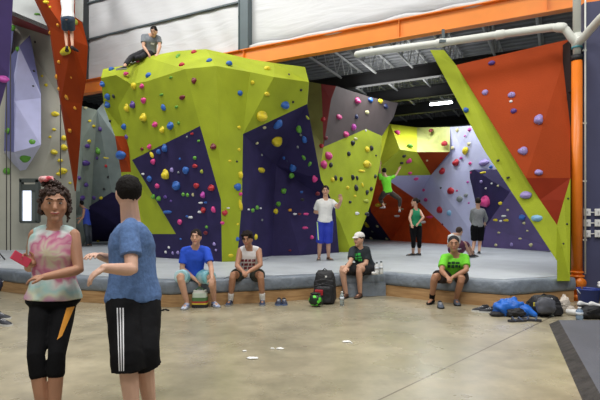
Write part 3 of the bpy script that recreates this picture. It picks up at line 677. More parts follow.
def hold_mesh(loc, nor, rx, ry, kind, seed):
    # axes on the wall plane: 'up' as seen on the wall, 'side' across it
    up = (Z3-nor*Z3.dot(nor))
    if up.length < .15: up = Y3-nor*Y3.dot(nor)
    up.normalize(); side = up.cross(nor).normalized()
    fs = max(.45, abs(Vector((nor.x, nor.y, 0)).normalized().dot(Y3)) if nor.xy.length > .01 else 1)
    rx *= min(1.6, 1/max(.3, abs(side.x))); ry *= min(1.4, 1/max(.3, abs(up.z)))
    dep = min(rx, ry)*(.85 if kind != 'bar' else .9)
    rnd = random.Random(seed); ph = rnd.uniform(0, 6); tilt = 0
    if kind == 'pinch': tilt = rnd.choice((-.6, .5, .3))
    s2 = side*math.cos(tilt)+up*math.sin(tilt); u2 = up*math.cos(tilt)-side*math.sin(tilt)
    def fn(u):
        w = 1+.16*noise.noise(Vector((u.x*1.6+ph, u.y*1.6, u.z*1.6+ph)))+.06*math.sin(3*math.atan2(u.y, u.x)+ph)
        x, y, z = u.x*w, u.y*w, u.z
        if kind == 'jug':        # scooped upper lip
            if y > 0 and z > 0: z *= 1-.55*math.exp(-((y-.55)**2)/.05)
            z *= 1.15-.35*y
        if kind == 'bar': x = math.copysign(abs(x)**.7, x)
        if z < 0: z *= .12
        return Vector((x, y, z))
    return ell(loc, s2, u2, nor, rx, ry, dep, 16, 10, fn)
nh = 0
allr = sorted([r for l in found.values() for r in l], key=lambda r: -max(r[4], r[5])*min(r[4], r[5]))
if len(allr) > 300:
    rest = {id(r) for r in allr[300:]}
    ms, mi, vfs = [], [], []
    for (phrase, col), lst in found.items():
        for r in lst:
            if id(r) in rest:
                vf = hold_mesh(r[0], r[1], r[2], r[3], 'blob', len(vfs)); vfs.append(vf)
                if HM[col] not in ms: ms.append(HM[col])
                mi += [ms.index(HM[col])]*len(vf[1])
    ob = obj('tiny_climbing_holds', merge(*vfs), ms, None, True, origin=vfs[0][0][0])
    ob.data.polygons.foreach_set('material_index', mi)
    tag(ob, 'scatter of the tiniest coloured footholds over all the climbing walls', 'climbing hold'); ob['kind'] = 'stuff'
    found = {k: [r for r in l if id(r) not in rest] for k, l in found.items()}
    found = {k: l for k, l in found.items() if l}
for (phrase, col), lst in found.items():
    lst.sort(key=lambda r: -r[0].z)
    n = len(lst)
    for i, (loc, nor, wx, wy, rx, ry, o) in enumerate(lst):
        kind = 'bar' if rx > 1.9*ry else ('jug' if min(rx, ry) > 2.2 and (i+int(rx*10)) % 2 == 0 else ('pinch' if ry > 1.4*rx else 'blob'))
        size = 'tiny' if max(rx, ry) < 1.5 else ('small' if max(rx, ry) < 2.4 else ('large' if max(rx, ry) > 4 else 'mid-sized'))
        shape = 'bar-shaped' if kind == 'bar' else ('upright' if kind == 'pinch' else 'rounded')
        cn = CN.get(col, col)
        rank = '' if n == 1 else (', highest of %d' % n if i == 0 else (', lowest of %d' % n if i == n-1 else ', %s-highest of %d' % (ordinal(i), n)))
        lab = '%s %s %s hold on the %s%s%s' % (size, shape, cn, phrase, (' (only %s one)' % cn) if n == 1 else rank, '')
        words = lab.split()
        if len(words) > 16: lab = '%s %s hold on the %s%s' % (size, cn, phrase, rank)
        if len(lab.split()) > 16: lab = '%s hold on the %s%s' % (cn, phrase, rank)
        ob = obj('climbing_hold', hold_mesh(loc, nor, wx, wy, kind, nh), HM[col], None, True, origin=loc)
        tag(ob, lab, 'climbing hold', 'climbing holds on the '+phrase)
        if min(rx, ry) > 2.1:
            dep = min(wx, wy)*.85
            obj('bolt', cyl(loc+nor*dep*.8, loc+nor*(dep*1.06), min(wx, wy)*.17, 8), BOLT if col != 'black' else HM['grey'], ob)
        nh += 1
print('holds', nh)
# ------------------------------------------------------------------ people
SKIN = {'light': mat('skin_light', (206,160,134), .55, var=.05, scale=12), 'fair': mat('skin_fair', (214,172,150), .55, var=.05, scale=12), 'tan': mat('skin_tan', (176,128,100), .55, var=.05, scale=12)}
HAIRM = {'black': mat('hair_black', (22,18,17), .75, bump=.3, bscale=60, spec=.2), 'brown': mat('hair_brown', (62,40,30), .6, var=.3, scale=30, bump=.8, bscale=50), 'dark': mat('hair_dark', (34,26,22), .75, bump=.3, bscale=60, spec=.2)}
EYEW = mat('eye_white', (176,166,156), .5, spec=.2); IRIS = mat('iris_dark', (44,30,22), .3); LIP = mat('lips', (166,84,80), .5); BROW = mat('eyebrow', (38,26,22), .8)
TEETH = mat('teeth', (236,232,224), .4)
def solve(par, px, py, L, sgn):
    r = P(px, py, 1.0)-CAMP; q = CAMP-par
    a = r.dot(r); b = 2*r.dot(q); c = q.dot(q)-L*L; D = b*b-4*a*c
    if D <= 0: Y = -b/(2*a)
    else: Y = (-b+(1 if sgn > 0 else -1)*math.sqrt(D))/(2*a)
    return CAMP+r*Y
def ring(c, rt, fw, a, b, n=20, e=2.3):
    out = []
    for k in range(n):
        t = 2*math.pi*k/n; x, y = math.cos(t), math.sin(t)
        x = math.copysign(abs(x)**(2/e), x); y = math.copysign(abs(y)**(2/e), y)
        out.append(c+rt*(a*x)+fw*(b*y))
    return out
TPROF_M = [(-.10,.085,.075), (-.05,.135,.105), (.02,.158,.115), (.15,.155,.112), (.35,.140,.104), (.55,.148,.108), (.75,.165,.118), (.90,.168,.108), (1.0,.150,.085), (1.06,.10,.062), (1.10,.062,.055)]
TPROF_F = [(-.10,.090,.075), (-.05,.140,.108), (.02,.165,.118), (.15,.155,.108), (.38,.122,.092), (.55,.132,.098), (.72,.148,.122), (.88,.148,.104), (1.0,.132,.078), (1.06,.085,.056), (1.10,.055,.050)]
def interp(prof, t):
    for (t0, a0, b0), (t1, a1, b1) in zip(prof, prof[1:]):
        if t <= t1:
            u = (t-t0)/(t1-t0); u = max(0, min(1, u)); return a0+(a1-a0)*u, b0+(b1-b0)*u
    return prof[-1][1:]
def torso(J, prof, s, t0, t1, add=0.0, n=14, flare=0.0, fat=1.0):
    m0, m1 = J['m0'], J['m1']; ctl = J.get('mid', (m0+m1)/2)
    R = []
    for i in range(n+1):
        t = t0+(t1-t0)*i/n
        tt = t
        c = m0*(1-tt)**2+ctl*2*tt*(1-tt)+m1*tt*tt
        dv = ((ctl-m0)*(1-tt)+(m1-ctl)*tt).normalized()
        rt = (J['hipB']-J['hipA']).normalized().lerp((J['sB']-J['sA']).normalized(), max(0, min(1, t))).normalized()
        fw = rt.cross(dv).normalized(); fw = fw if fw.dot(J['fw']) > 0 else -fw
        rt = dv.cross(fw).normalized()
        a, b = interp(prof, t); g = add*s+flare*s*max(0, 1-abs(t-t0)*4)
        R.append(ring(c, rt, fw, a*s*fat+g, b*s*fat+g))
    return loft(R)
def limb(pts, rads, n=12, flat=False):
    """tapered limb with muscle swelling between joints"""
    P_, R_ = [], []
    for i in range(len(pts)-1):
        for k in range(4):
            u = k/4; P_.append(Vector(pts[i]).lerp(Vector(pts[i+1]), u)); R_.append(rads[i]+(rads[i+1]-rads[i])*u)
    P_.append(Vector(pts[-1])); R_.append(rads[-1])
    return tube(P_, R_, n, True, flat)
def head(c, fw, up, s):
    fw = (fw-up*fw.dot(up)).normalized(); rt = fw.cross(up).normalized()
    w = lambda x, y, z: c+rt*(x*s)+fw*(y*s)+up*(z*s)
    def fn(u):
        x, y, z = u.x, u.y, u.z
        if z < 0:
            k = (-z)
            x *= 1-.30*k*k
            if y > 0: y = y*(1-.10*k)+.12*k*k*(1 if y > .2 else 0)
            else: y *= 1-.45*k
        else:
            y *= 1.02
        if y > .75: y = .75+(y-.75)*.75
        return Vector((x, y, z))
    parts = [ell(c, rt, fw, up, .076*s, .098*s, .118*s, 22, 16, fn)]
    parts.append(tube([w(0,.084,.022), w(0,.098,-.004), w(0,.106,-.024)], [.0095*s,.0115*s,.0155*s], 8))
    parts.append(ball(w(0,.072,-.092), .024*s)); parts.append(tube([w(-.035,.080,.036), w(0,.088,.034), w(.035,.080,.036)], .010*s, 8))
    parts.append(tube([w(-.018,.086,-.055), w(0,.092,-.055), w(.018,.086,-.055)], .009*s, 8))
    for sx in (-1, 1):
        parts.append(ball(w(sx*.042,.056,-.020), .024*s))
        parts.append(ell(w(sx*.077,-.006,-.004), rt, fw, up, .010*s, .020*s, .032*s, 10, 8))
    return merge(*parts), w
def hand(wr, d, nrm, s, curl=.5, thumb=1, grip=False):
    d = d.normalized(); nrm = (nrm-d*nrm.dot(d)).normalized(); sd = d.cross(nrm).normalized()
    out = [ell(wr+d*.043*s, sd, nrm, d, .040*s, .016*s, .052*s, 12, 8)]
    for i, L in enumerate((.068, .078, .073, .056)):
        b = wr+d*(.080-.004*abs(i-1.3))*s+sd*((1.5-i)*.0205*s*thumb)
        sp = sd*((1.5-i)*.07*thumb)
        d1 = (d*math.cos(curl*.7)+nrm*math.sin(curl*.7)+sp).normalized(); d2 = (d*math.cos(curl*1.6)+nrm*math.sin(curl*1.6)+sp).normalized()
        p1 = b+d1*L*.5*s; p2 = p1+d2*L*.5*s
        out.append(tube([b-d*.012*s, b, p1, p2], [.0095*s, .0098*s, .0088*s, .0075*s], 8))
    tb = wr+d*.022*s+sd*(.030*s*thumb); t1 = (d*.65+sd*.7*thumb+nrm*.25).normalized(); t2 = (d*.9+sd*.25*thumb+nrm*.4).normalized()
    out.append(tube([tb-t1*.01*s, tb+t1*.036*s, tb+t1*.036*s+t2*.03*s], [.013*s, .0115*s, .009*s], 8))
    return merge(*out)
def shoe_vf(heel, d, up, s, L=.27, h=1.0, wd=1.0):
    sd = d.cross(up).normalized(); R = []
    for t, w, hh in ((0,.022,.045), (.04,.032,.075), (.15,.037,.088), (.3,.037,.082), (.45,.041,.064), (.62,.047,.050), (.8,.045,.040), (.93,.034,.032), (1,.014,.022)):
        rr = []
        for k in range(12):
            a = 2*math.pi*k/12; x = math.cos(a)*w*wd*s; y = (math.sin(a)+1)/2*hh*h*s
            if math.sin(a) < 0: y = max(0, y*.55)
            rr.append(heel+d*(t*L*s)+sd*x+up*y)
        R.append(rr)
    return loft(R)
def sole_vf(heel, d, up, s, L=.275, th=.02, wd=1.06):
    sd = d.cross(up).normalized(); R = []
    lst = ((-.01,.022), (.05,.034), (.2,.039), (.4,.041), (.62,.049), (.82,.047), (.95,.034), (1.01,.014))
    lo = [heel+d*(t*L*s)+sd*(w*wd*s) for t, w in lst]+[heel+d*(t*L*s)-sd*(w*wd*s) for t, w in reversed(lst)]
    n = len(lo); V = [p-up*.0005 for p in lo]+[p+up*th*s for p in lo]
    return V, [tuple(range(n)), tuple(range(n, 2*n))]+[(i, (i+1)%n, n+(i+1)%n, n+i) for i in range(n)]
def foot_shoes(t, heel, d, up, s, m, ms, lace=None):
    o = obj('shoe', shoe_vf(heel+up*.004, d, up, s), m, t, True)
    obj('sole', sole_vf(heel, d, up, s), ms, o)
    if lace:
        sd = d.cross(up).normalized(); vs = []
        for q in (.38, .48, .58): 
            c = heel+d*(q*.27*s)+up*((.082-(q-.3)*.13)*s); vs.append(tube([c-sd*.02*s, c+up*.006*s, c+sd*.02*s], .004*s, 6))
        obj('lace', merge(*vs), lace, o)
    return o
def person(label, Y, s, J0, fw, hf, skin='light', sex='m', hair='short', hairc='dark', shirt=None, sleeve=.5, shirt_t=(0.0, 1.07), bottom=None, leg=0.8, shoes=None, gz=(None, None), hcurl=(.5, .5), hn=(None, None), voxel=.009, fat=1.0, mid=None, headup=(0,0,1), foot=(None, None), barefoot=(False, False), group=None, base=None, shirt_name='shirt', bottom_name='shorts', extra_sleeve=.0, lw=1.0, face=True, hs=1.0):
    fw = Vector(fw).normalized(); hf = Vector(hf).normalized(); hu = Vector(headup).normalized()
    J = {}
    g = lambda k: J0[k]
    pt = lambda k: P(g(k)[0], g(k)[1], Y+g(k)[2])
    for k in ('hipA', 'hipB', 'sA', 'sB', 'hd'): J[k] = pt(k)
    UA, FA, TH, SH = .285*s, .25*s, .425*s, .425*s
    for S in 'AB':
        J['e'+S] = solve(J['s'+S], *g('e'+S)[:2], UA, g('e'+S)[2]); J['w'+S] = solve(J['e'+S], *g('w'+S)[:2], FA, g('w'+S)[2])
        J['k'+S] = solve(J['hip'+S], *g('k'+S)[:2], TH, g('k'+S)[2]); J['a'+S] = solve(J['k'+S], *g('a'+S)[:2], SH, g('a'+S)[2])
    for S, z in zip('AB', gz):
        if z is not None:
            k = J['k'+S]; ux = (g('a'+S)[0]-300)/F; az = z+.085*s
            qa = ux*ux+1; qb = -2*(ux*k.x+k.y); qc = k.x**2+k.y**2+(az-k.z)**2-SH*SH; D = qb*qb-4*qa*qc
            yy = -qb/(2*qa) if D <= 0 else (-qb+(1 if g('a'+S)[2] > 0 else -1)*math.sqrt(D))/(2*qa)
            a = Vector((ux*yy, yy, az)); J['a'+S] = a
            # keep the knee consistent with the planted foot
            k, h = J['k'+S], J['hip'+S]
            for _ in range(8):
                v = k-a; k = a+v.normalized()*SH; v = k-h; k = h+v.normalized()*TH
            J['k'+S] = k
    J['m0'] = (J['hipA']+J['hipB'])/2; J['m1'] = (J['sA']+J['sB'])/2; J['fw'] = fw
    if mid: J['mid'] = (J['m0']+J['m1'])/2+Vector(mid)
    prof = TPROF_F if sex == 'f' else TPROF_M
    b0 = base if base is not None else (J['m0'].x, J['m0'].y, gz[0] if gz[0] is not None else min(J['aA'].z, J['aB'].z)-.08)
    t = thing('person', label, 'person', b0, group)
    up = (J['m1']-J['m0']).normalized()
    fL = .92 if sex == 'f' else 1.0
    bod = [torso(J, prof, s, -.10, 1.10, fat=fat)]
    neck0 = J['m1']+up*.02*s
    hv, w0_ = head(J['hd'], hf, hu, s*hs); w = w0_
    bod.append(limb([neck0-up*.02*s, J['hd']-hu*.055*s-hf*.015*s], [.063*s*fL*(1.1 if fat > 1.12 else 1), .054*s*fL*(1.12 if fat > 1.12 else 1)])); bod.append(hv)
    shc = []
    for i, S in enumerate('AB'):
        a, e, r = J['s'+S], J['e'+S], J['w'+S]
        bod.append(limb([J['m1'].lerp(a, .45), a], [.055*s*fL, .056*s*fL]))
        bod.append(limb([J['m1']+up*.065*s, J['m1'].lerp(a, .6)+up*.022*s, a], [.042*s*fL, .046*s*fL, .050*s*fL]))
        bod.append(limb([a, a.lerp(e, .4), e, e.lerp(r, .3), r], [.056*s*fL, .050*s*fL, .038*s*fL, .041*s*fL, .027*s*fL]))
        hd = Vector(hn[i][0]).normalized() if hn[i] else (r-e).normalized()
        nn = Vector(hn[i][1]).normalized() if hn[i] else (Vector((0,0,-1)) if abs(hd.z) < .8 else -fw)
        bod.append(hand(r-hd*.01*s, hd, nn, s*fL, hcurl[i], (1 if i == 0 else -1)*(hn[i][2] if hn[i] and len(hn[i]) > 2 else 1)))
        h, k, an = J['hip'+S], J['k'+S], J['a'+S]
        bod.append(limb([h, h.lerp(k, .35), k, k.lerp(an, .3), an], [.088*s*lw, .082*s*lw, .055*s*lw, .056*s*lw, .036*s]))
        fd = foot[i] if foot[i] is not None else fw
        fd = Vector(fd).normalized(); fu = Vector((0,0,1)) if abs(fd.z) < .3 else (Vector((0,0,1))-fd*fd.z).normalized()
        if fd.z != 0 and abs(fd.z) >= .3: fu = (J['k'+S]-an); fu = (fu-fd*fu.dot(fd)).normalized()
        sole = an-fu*.083*s
        heel = sole-fd*.055*s
        bod.append(limb([an-fu*.03*s-fd*.02*s, sole+fd*.05*s+fu*.036*s, sole+fd*.13*s+fu*.026*s, sole+fd*.175*s+fu*.020*s], [.036*s, .034*s, .030*s, .018*s]))
        if shoes and not barefoot[i]: shc.append((heel, fd, fu, S))
    o = obj('body', remesh(merge(*bod), voxel, 'b', 2, .5), SKIN[skin], t, True)
    for heel, fd, fu, S in shc:
        foot_shoes(t, heel, fd, fu, s, shoes[0], shoes[1], shoes[2] if len(shoes) > 2 else None)
        if len(shoes) > 3:
            an = J['a'+S]; k = J['k'+S]; obj('sock', limb([an-fu*.02*s, an.lerp(k, .22)], [.043*s, .050*s]), shoes[3], t, True)
    J['t'] = t; J['w'] = w; J['body'] = o; J['s'] = s
    cl = lambda amp, fr: (lambda p, n: noise.noise(p*fr)*amp+noise.noise(p*fr*2.7)*amp*.45)
    if shirt:
        pr = [torso(J, prof, s, shirt_t[0], shirt_t[1], .013, fat=fat, flare=.008)]
        for S in 'AB':
            a, e = J['s'+S], J['e'+S]
            pr.append(limb([J['m1']+up*.045*s+(a-J['m1'])*.18, J['m1'].lerp(a, .6)+up*.022*s, J['m1'].lerp(a, 1 if sleeve > 0 else .88)], [.045*s*fL, .056*s*fL, .060*s*fL], 12, sleeve <= 0))
            pr.append(limb([J['m1'].lerp(a, .4)-up*.005, a if sleeve > 0 else J['m1'].lerp(a, .86)], [.062*s*fL, .060*s*fL] if sleeve > 0 else [.064*s*fL, .061*s*fL], 12, sleeve <= 0))
            if sleeve > 0:
                if sleeve <= 1: pr.append(limb([a, a.lerp(e, sleeve)], [.064*s*fL, (.056+extra_sleeve)*s*fL], 14, True))
                else: pr.append(limb([a, e, e.lerp(J['w'+S], sleeve-1)], [.064*s, .050*s, .042*s], 12, True))
        J['shirt'] = obj(shirt_name, remesh(merge(*pr), voxel*1.2, 's', 3, .5, cl(.008*s, 7)), shirt, t, True)
    if bottom:
        pr = [torso(J, prof, s, -.09, .12, .010, 6, fat=fat)]
        for S in 'AB':
            h, k, an = J['hip'+S], J['k'+S], J['a'+S]
            tight = bottom_name in ('leggings', 'trousers')
            add = .006 if bottom_name == 'leggings' else (.014 if tight else .030)
            end = leg if leg <= 1 else 1
            pts = [h, h.lerp(k, .35)]; rr = [(.090*lw+add)*s, (.084*lw+add)*s]
            if leg <= 1:
                pts.append(h.lerp(k, leg)); rr.append(((.060*lw if tight else .070*lw)+add*1.2)*s)
            else:
                pts += [k, k.lerp(an, .3) if leg > 1.3 else k.lerp(an, (leg-1)*.9), k.lerp(an, leg-1)]
                rr += [((.056 if tight else .072)*lw+add)*s, ((.057 if tight else .074)*lw+add)*s, ((.047 if tight else .078)*lw+add)*s]
            pr.append(limb(pts, rr, 16, True))
        J['bottom'] = obj(bottom_name, remesh(merge(*pr), voxel*1.2, 'p', 3, .5, cl(.009*s if bottom_name != 'leggings' else .001, 6)), bottom, t, True)
    # face
    hfw0 = (hf-hu*hf.dot(hu)).normalized(); hrt0 = hfw0.cross(hu)
    if face:
        for sx in (-1, 1):
            ey = obj('eye', ell(w(sx*.031,.0835,.012), hrt0, hfw0, hu, .0125*s, .0085*s, .0068*s, 10, 8), EYEW, t, True)
            obj('iris', ball(w(sx*.031,.0885,.012), (.0066 if Y < 6 else .0085)*s, 8, 6), IRIS, ey, True)
            obj('eyebrow', tube([w(sx*.016,.0985,.037), w(sx*.034,.0955,.043), w(sx*.050,.083,.036)], .0045*s, 6), BROW, t, True)
        obj('mouth', tube([w(-.024,.086,-.052), w(-.01,.0985,-.056), w(.01,.0985,-.056), w(.024,.086,-.052)], [.004*s,.006*s,.006*s,.004*s], 8), LIP, t, True)
    hm = HAIRM[hairc]; hfw = (hf-hu*hf.dot(hu)).normalized(); hrt = hfw.cross(hu)
    def hair_shell(ra, rb, rc, cy, cz, amp=.05, fr=14):
        def fn(u):
            k = 1+amp*noise.noise(Vector((u.x*3, u.y*3, u.z*3))*fr/6)
            return u*k
        return ell(w(0, cy, cz), hrt, hfw, hu, ra*s, rb*s, rc*s, 24, 16, fn)
    if hair == 'short': J['hair'] = obj('hair', hair_shell(.086, .099, .099, -.015, .034, .10), hm, t, True)
    elif hair == 'full': J['hair'] = obj('hair', merge(hair_shell(.090, .104, .102, -.016, .042, .22), *[ball(w(.07*math.sin(i*1.1), -.02+.08*math.cos(i*1.7), .085+.03*math.sin(i*2.3)), .03*s, 8, 6) for i in range(9)]), hm, t, True)
    elif hair == 'tied': J['hair'] = obj('hair', merge(hair_shell(.084, .100, .096, -.016, .034, .12), ball(w(0, -.12, .04), .04*s)), hm, t, True)
    return J

# foreground woman: tie-dye sleeveless top, black capri leggings with an orange panel
def tiedye():
    m = bpy.data.materials.new('tie_dye_cotton'); m.use_nodes = True; nt = m.node_tree; N, L = nt.nodes, nt.links; b = N['Principled BSDF']; b.inputs['Roughness'].default_value = .8
    tc = N.new('ShaderNodeTexCoord'); mp = N.new('ShaderNodeMapping'); L.new(tc.outputs['Object'], mp.inputs['Vector'])
    ns = N.new('ShaderNodeTexNoise'); ns.inputs['Scale'].default_value = 5; ns.inputs['Detail'].default_value = 3; L.new(mp.outputs[0], ns.inputs['Vector'])
    ad = N.new('ShaderNodeMix'); ad.data_type = 'RGBA'; ad.inputs[0].default_value = .26; L.new(mp.outputs[0], ad.inputs[6]); L.new(ns.outputs['Color'], ad.inputs[7])
    sep = N.new('ShaderNodeSeparateXYZ'); L.new(ad.outputs[2], sep.inputs[0])
    def mth(op, a, c=None, v=None):
        q = N.new('ShaderNodeMath'); q.operation = op; L.new(a, q.inputs[0])
        if c is not None: L.new(c, q.inputs[1])
        if v is not None: q.inputs[1].default_value = v
        return q.outputs[0]
    xx = mth('SUBTRACT', sep.outputs['X'], v=.175); zz = mth('SUBTRACT', sep.outputs['Z'], v=.125)
    MATS['_td'] = (mp,)
    r = mth('SQRT', mth('ADD', mth('MULTIPLY', xx, xx), mth('MULTIPLY', zz, zz)))
    an = mth('ARCTAN2', zz, xx)
    spokes = mth('SINE', mth('ADD', mth('MULTIPLY', an, v=9.0), mth('MULTIPLY', r, v=14.0)))
    f = mth('ADD', mth('MULTIPLY', r, v=3.0), mth('MULTIPLY', spokes, v=.05))
    cr = N.new('ShaderNodeValToRGB'); e = cr.color_ramp.elements
    stops = [(0, (206,190,160)), (.08, (206,200,176)), (.22, (206,150,166)), (.30, (190,104,140)), (.40, (208,210,208)), (.52, (164,200,198)), (.64, (206,210,186)), (.76, (204,150,180)), (.88, (180,158,206)), (1, (214,210,170))]
    e[0].position, e[0].color = 0, rgb(stops[0][1]); e[1].position, e[1].color = 1, rgb(stops[-1][1])
    for p, c in stops[1:-1]:
        x = e.new(p); x.color = rgb(c)
    L.new(f, cr.inputs['Fac']); L.new(cr.outputs['Color'], b.inputs['Base Color'])
    return m, mp
TD, TDM = tiedye()
BLKF = mat('black_fabric', (14,14,17), .9, bump=.2, bscale=12, spec=.2)
Wm = person('woman in a tie-dye sleeveless top and black leggings holding a phone, nearest at the left', 3.32, .90,
    dict(hipA=(43,302,0), hipB=(64,302,.03), sA=(36,235,-.0), sB=(73,235,.03), hd=(55,205.5,-.02), eA=(29,268,1), wA=(33,263,-1), eB=(79,270,-1), wB=(44,277,-1), kA=(31,350,-1), aA=(44,403,1), kB=(56,350,-1), aB=(54,403,1)),
    fw=(.12,-1,0), hf=(.48,-1,-.04), skin='tan', sex='f', hair='none', hairc='brown', shirt=TD, sleeve=0, shirt_t=(.05,1.07), bottom=BLKF, bottom_name='leggings', leg=1.36,
    shoes=(mat('black_shoe', (26,26,28), .6), mat('yellow_sole', (196,176,60), .6)), gz=(0.0, 0.0), hcurl=(1.1, .55), hn=(((-.55,-.3,.35), (.6,-.5,-.1), 1), ((-1,-.1,-.05), (0,.3,-1), -1)), voxel=.0058, fat=1.10, lw=.92, shirt_name='tank_top', hs=1.08)
q = Wm['shirt']; wl = Wm['t'].location
TDM.inputs['Location'].default_value = (0, 0, -(P(49, 252, 3.2).z-wl.z)+.02)
w = Wm['w']; rnd = random.Random(3)
curls = [ell(w(0,-.02,.038), (Vector((.48,-1,0)).normalized()).cross(Z3), Vector((.48,-1,0)).normalized(), Z3, .088*.95, .098*.95, .098*.95, 20, 14)]
for i in range(230):
    a = rnd.uniform(0, 6.28); zz = rnd.uniform(-.06, .13); rr = rnd.uniform(.086,.100)*math.sqrt(max(0.1, 1-(max(0, zz-.02)/.13)**2))
    x, y = rr*math.cos(a), rr*1.05*math.sin(a)-.02
    if y > .02 and zz < .07: continue
    curls.append(ball(w(x, y, zz), rnd.uniform(.010, .018), 7, 5))
for i in range(60):
    a = rnd.uniform(0, 6.28); b2 = rnd.uniform(0, 3.14)
    curls.append(ball(w(.052*math.cos(a)*math.sin(b2)+.022, -.045+.05*math.sin(a)*math.sin(b2), .146+.035*math.cos(b2)), rnd.uniform(.010, .018), 7, 5))
curls.append(ball(w(.022, -.045, .138), .045))
for i in range(10):
    curls.append(tube([w(-.078, .0, .01-.012*i), w(-.082-.008*math.sin(i*2), -.004, -.002-.012*i)], .007, 6))
obj('hair', merge(*curls), HAIRM['brown'], Wm['t'], True)
obj('scrunchie', merge(*[ball(w(.052+.032*math.cos(a*.7), -.03+.03*math.sin(a*.7), .178+.010*math.sin(a*3)), .018, 8, 6) for a in range(9)]), mat('pink_white_scrunchie', (236,214,212), .8, col2=(206,70,86), scale=24), Wm['t'], True)
obj('teeth', ell(w(.0, .0925, -.0515), X3, Y3, Z3, .014, .008, .0035, 10, 6), TEETH, Wm['t'], True)
patch('thigh_panel', [(66.5,308), (74.5,306.5), (62,336), (57,340)], 6, 10, Wm['bottom'], mat('mustard_panel', (222,150,44), .7), Wm['t'], .003)
hp = Wm['wA']+Vector((-.05, -.05, .055))
ph = thing('smartphone', 'phone in a pink-red case held by the woman in tie-dye', 'phone', hp)
pc = P(19, 256.5, hp.y-.01)
def slab(c, u, v, n, a, b, h):
    V = []
    for k in (-1, 1):
        for i, j in ((-1,-1),(1,-1),(1,1),(-1,1)): V.append(c+u*(a*i)+v*(b*j)+n*(h*k))
    return V, [(0,3,2,1),(4,5,6,7),(0,1,5,4),(1,2,6,5),(2,3,7,6),(3,0,4,7)]
u = Vector((-.52,-.66,.56)).normalized(); n = Vector((.55,-.60,.1)); n = (n-u*n.dot(u)).normalized(); v = u.cross(n)
pc = P(21, 259, Wm['wA'].y-.07)
obj('case', bevel(slab(pc, v, u, n, .029, .060, .006), .003), mat('pink_red_case', (204,66,92), .5), ph)
obj('screen', slab(pc-n*.0065, v, u, n, .025, .055, .0008), mat('dark_glass', (20,20,24), .15), ph)

# foreground man, back three-quarter, blue tee and black shorts with three white stripes
HB = mat('blue_heather', (86,116,164), .85, var=.12, scale=50, bump=.15, bscale=40)
Mm = person('man in heather blue tee and black shorts with white side stripes, seen from behind', 3.25, .95,
    dict(hipA=(124,301,-.05), hipB=(144,301,.06), sA=(129,231,-.10), sB=(134,227,.22), hd=(128,194,.03), eA=(132,270,-1), wA=(104,268,-1), eB=(120,262,1), wB=(100,256,-1), kA=(127,355,-1), aA=(134,409,1), kB=(143,355,-1), aB=(151,407,1)),
    fw=(-1,.12,0), hf=(-.62,.78,-.03), skin='fair', hair='short', hairc='black', shirt=HB, sleeve=.66, extra_sleeve=.014, shirt_t=(-.04,1.07), bottom=BLKF, leg=1.18,
    shoes=(mat('dark_sneaker', (40,42,50), .6), mat('white_sole', (210,210,206), .6)), gz=(0.0, 0.0), hcurl=(.5, .6), hn=(((-.75,-.2,-.5), (0,.3,-1), -1), None), voxel=.0058, fat=1.14, lw=1.02)
wS = mat('white_trim', (226,226,230), .7)
for x0, x1, x2, x3 in ((116.8,118.1,119.0,119.9), (119.6,120.9,121.1,122.0), (122.4,123.8,123.2,124.2)):
    patch('side_stripe', [(x0,308), (x1,308), (x3,371), (x2,371)], 1, 14, Mm['bottom'], wS, Mm['t'], .003)

# seated man, royal blue tee, teal shorts
ROY = mat('royal_blue_cotton', (36,84,214), .8, bump=.2, bscale=16)
TEALS = mat('teal_white_shorts', (196,220,224), .8, col2=(92,186,200), scale=5)
WSH = mat('white_blue_shoe', (206,212,222), .6, col2=(60,90,160), scale=18); DSH = mat('navy_shoe', (48,58,84), .6); GS = mat('grey_sole', (150,152,152), .7)
S1 = person('man in royal blue tee and teal shorts seated on the mat edge', 7.86, 1.0,
    dict(hipA=(186,276,0), hipB=(200,276,0), sA=(184.5,250.5,-.16), sB=(206.5,250.5,-.16), hd=(196,237.5,-.26), eA=(182,269,-1), wA=(196,280,-1), eB=(211,267,-1), wB=(212,279,-1), kA=(180,277,-1), aA=(187,301,1), kB=(212,278,-1), aB=(214,300,1)),
    fw=(.05,-1,0), hf=(.02,-1,-.05), hair='short', hairc='dark', shirt=ROY, sleeve=.7, extra_sleeve=.012, bottom=TEALS, leg=.86, shoes=(WSH, GS, wS), gz=(0.0, 0.0), foot=((-.05,-1,0), (.55,-1,0)), hcurl=(.8, .6), base=(P(193,276,7.9).x, 7.95, .4), hn=(((.8,-.2,-.5), (0,.2,-1)), ((0,-.5,-1), (-.3,.9,-.3))))
S2 = person('man in white printed tank top and white socks seated on the mat edge', 8.18, .98,
    dict(hipA=(242,275,0), hipB=(255,275,0), sA=(240.5,250.5,-.22), sB=(258.5,250.5,-.2), hd=(247.5,239.5,-.34), eA=(237,266,-1), wA=(243,271.5,-1), eB=(260.5,265,-1), wB=(249,271.5,-1), kA=(233,275,-1), aA=(230.5,299,1), kB=(260.5,275,-1), aB=(262.5,299,1)),
    fw=(0,-1,0), hf=(-.18,-1,-.38), skin='tan', hair='full', hairc='dark', shirt=mat('white_tank', (226,224,226), .8, bump=.2, bscale=16), sleeve=0, shirt_t=(.02, 1.05), bottom=mat('olive_black_shorts', (52,54,46), .8), leg=.7,
    shoes=(DSH, GS, wS, mat('white_sock', (228,226,222), .8)), gz=(0.0, 0.0), foot=((-.1,-1,0), (.05,-1,0)), base=(P(248,276,8.3).x, 8.3, .4), shirt_name='tank_top', hcurl=(1.0, 1.0), headup=(0,-.15,1))
MRN = mat('maroon_print', (130,50,66), .8)
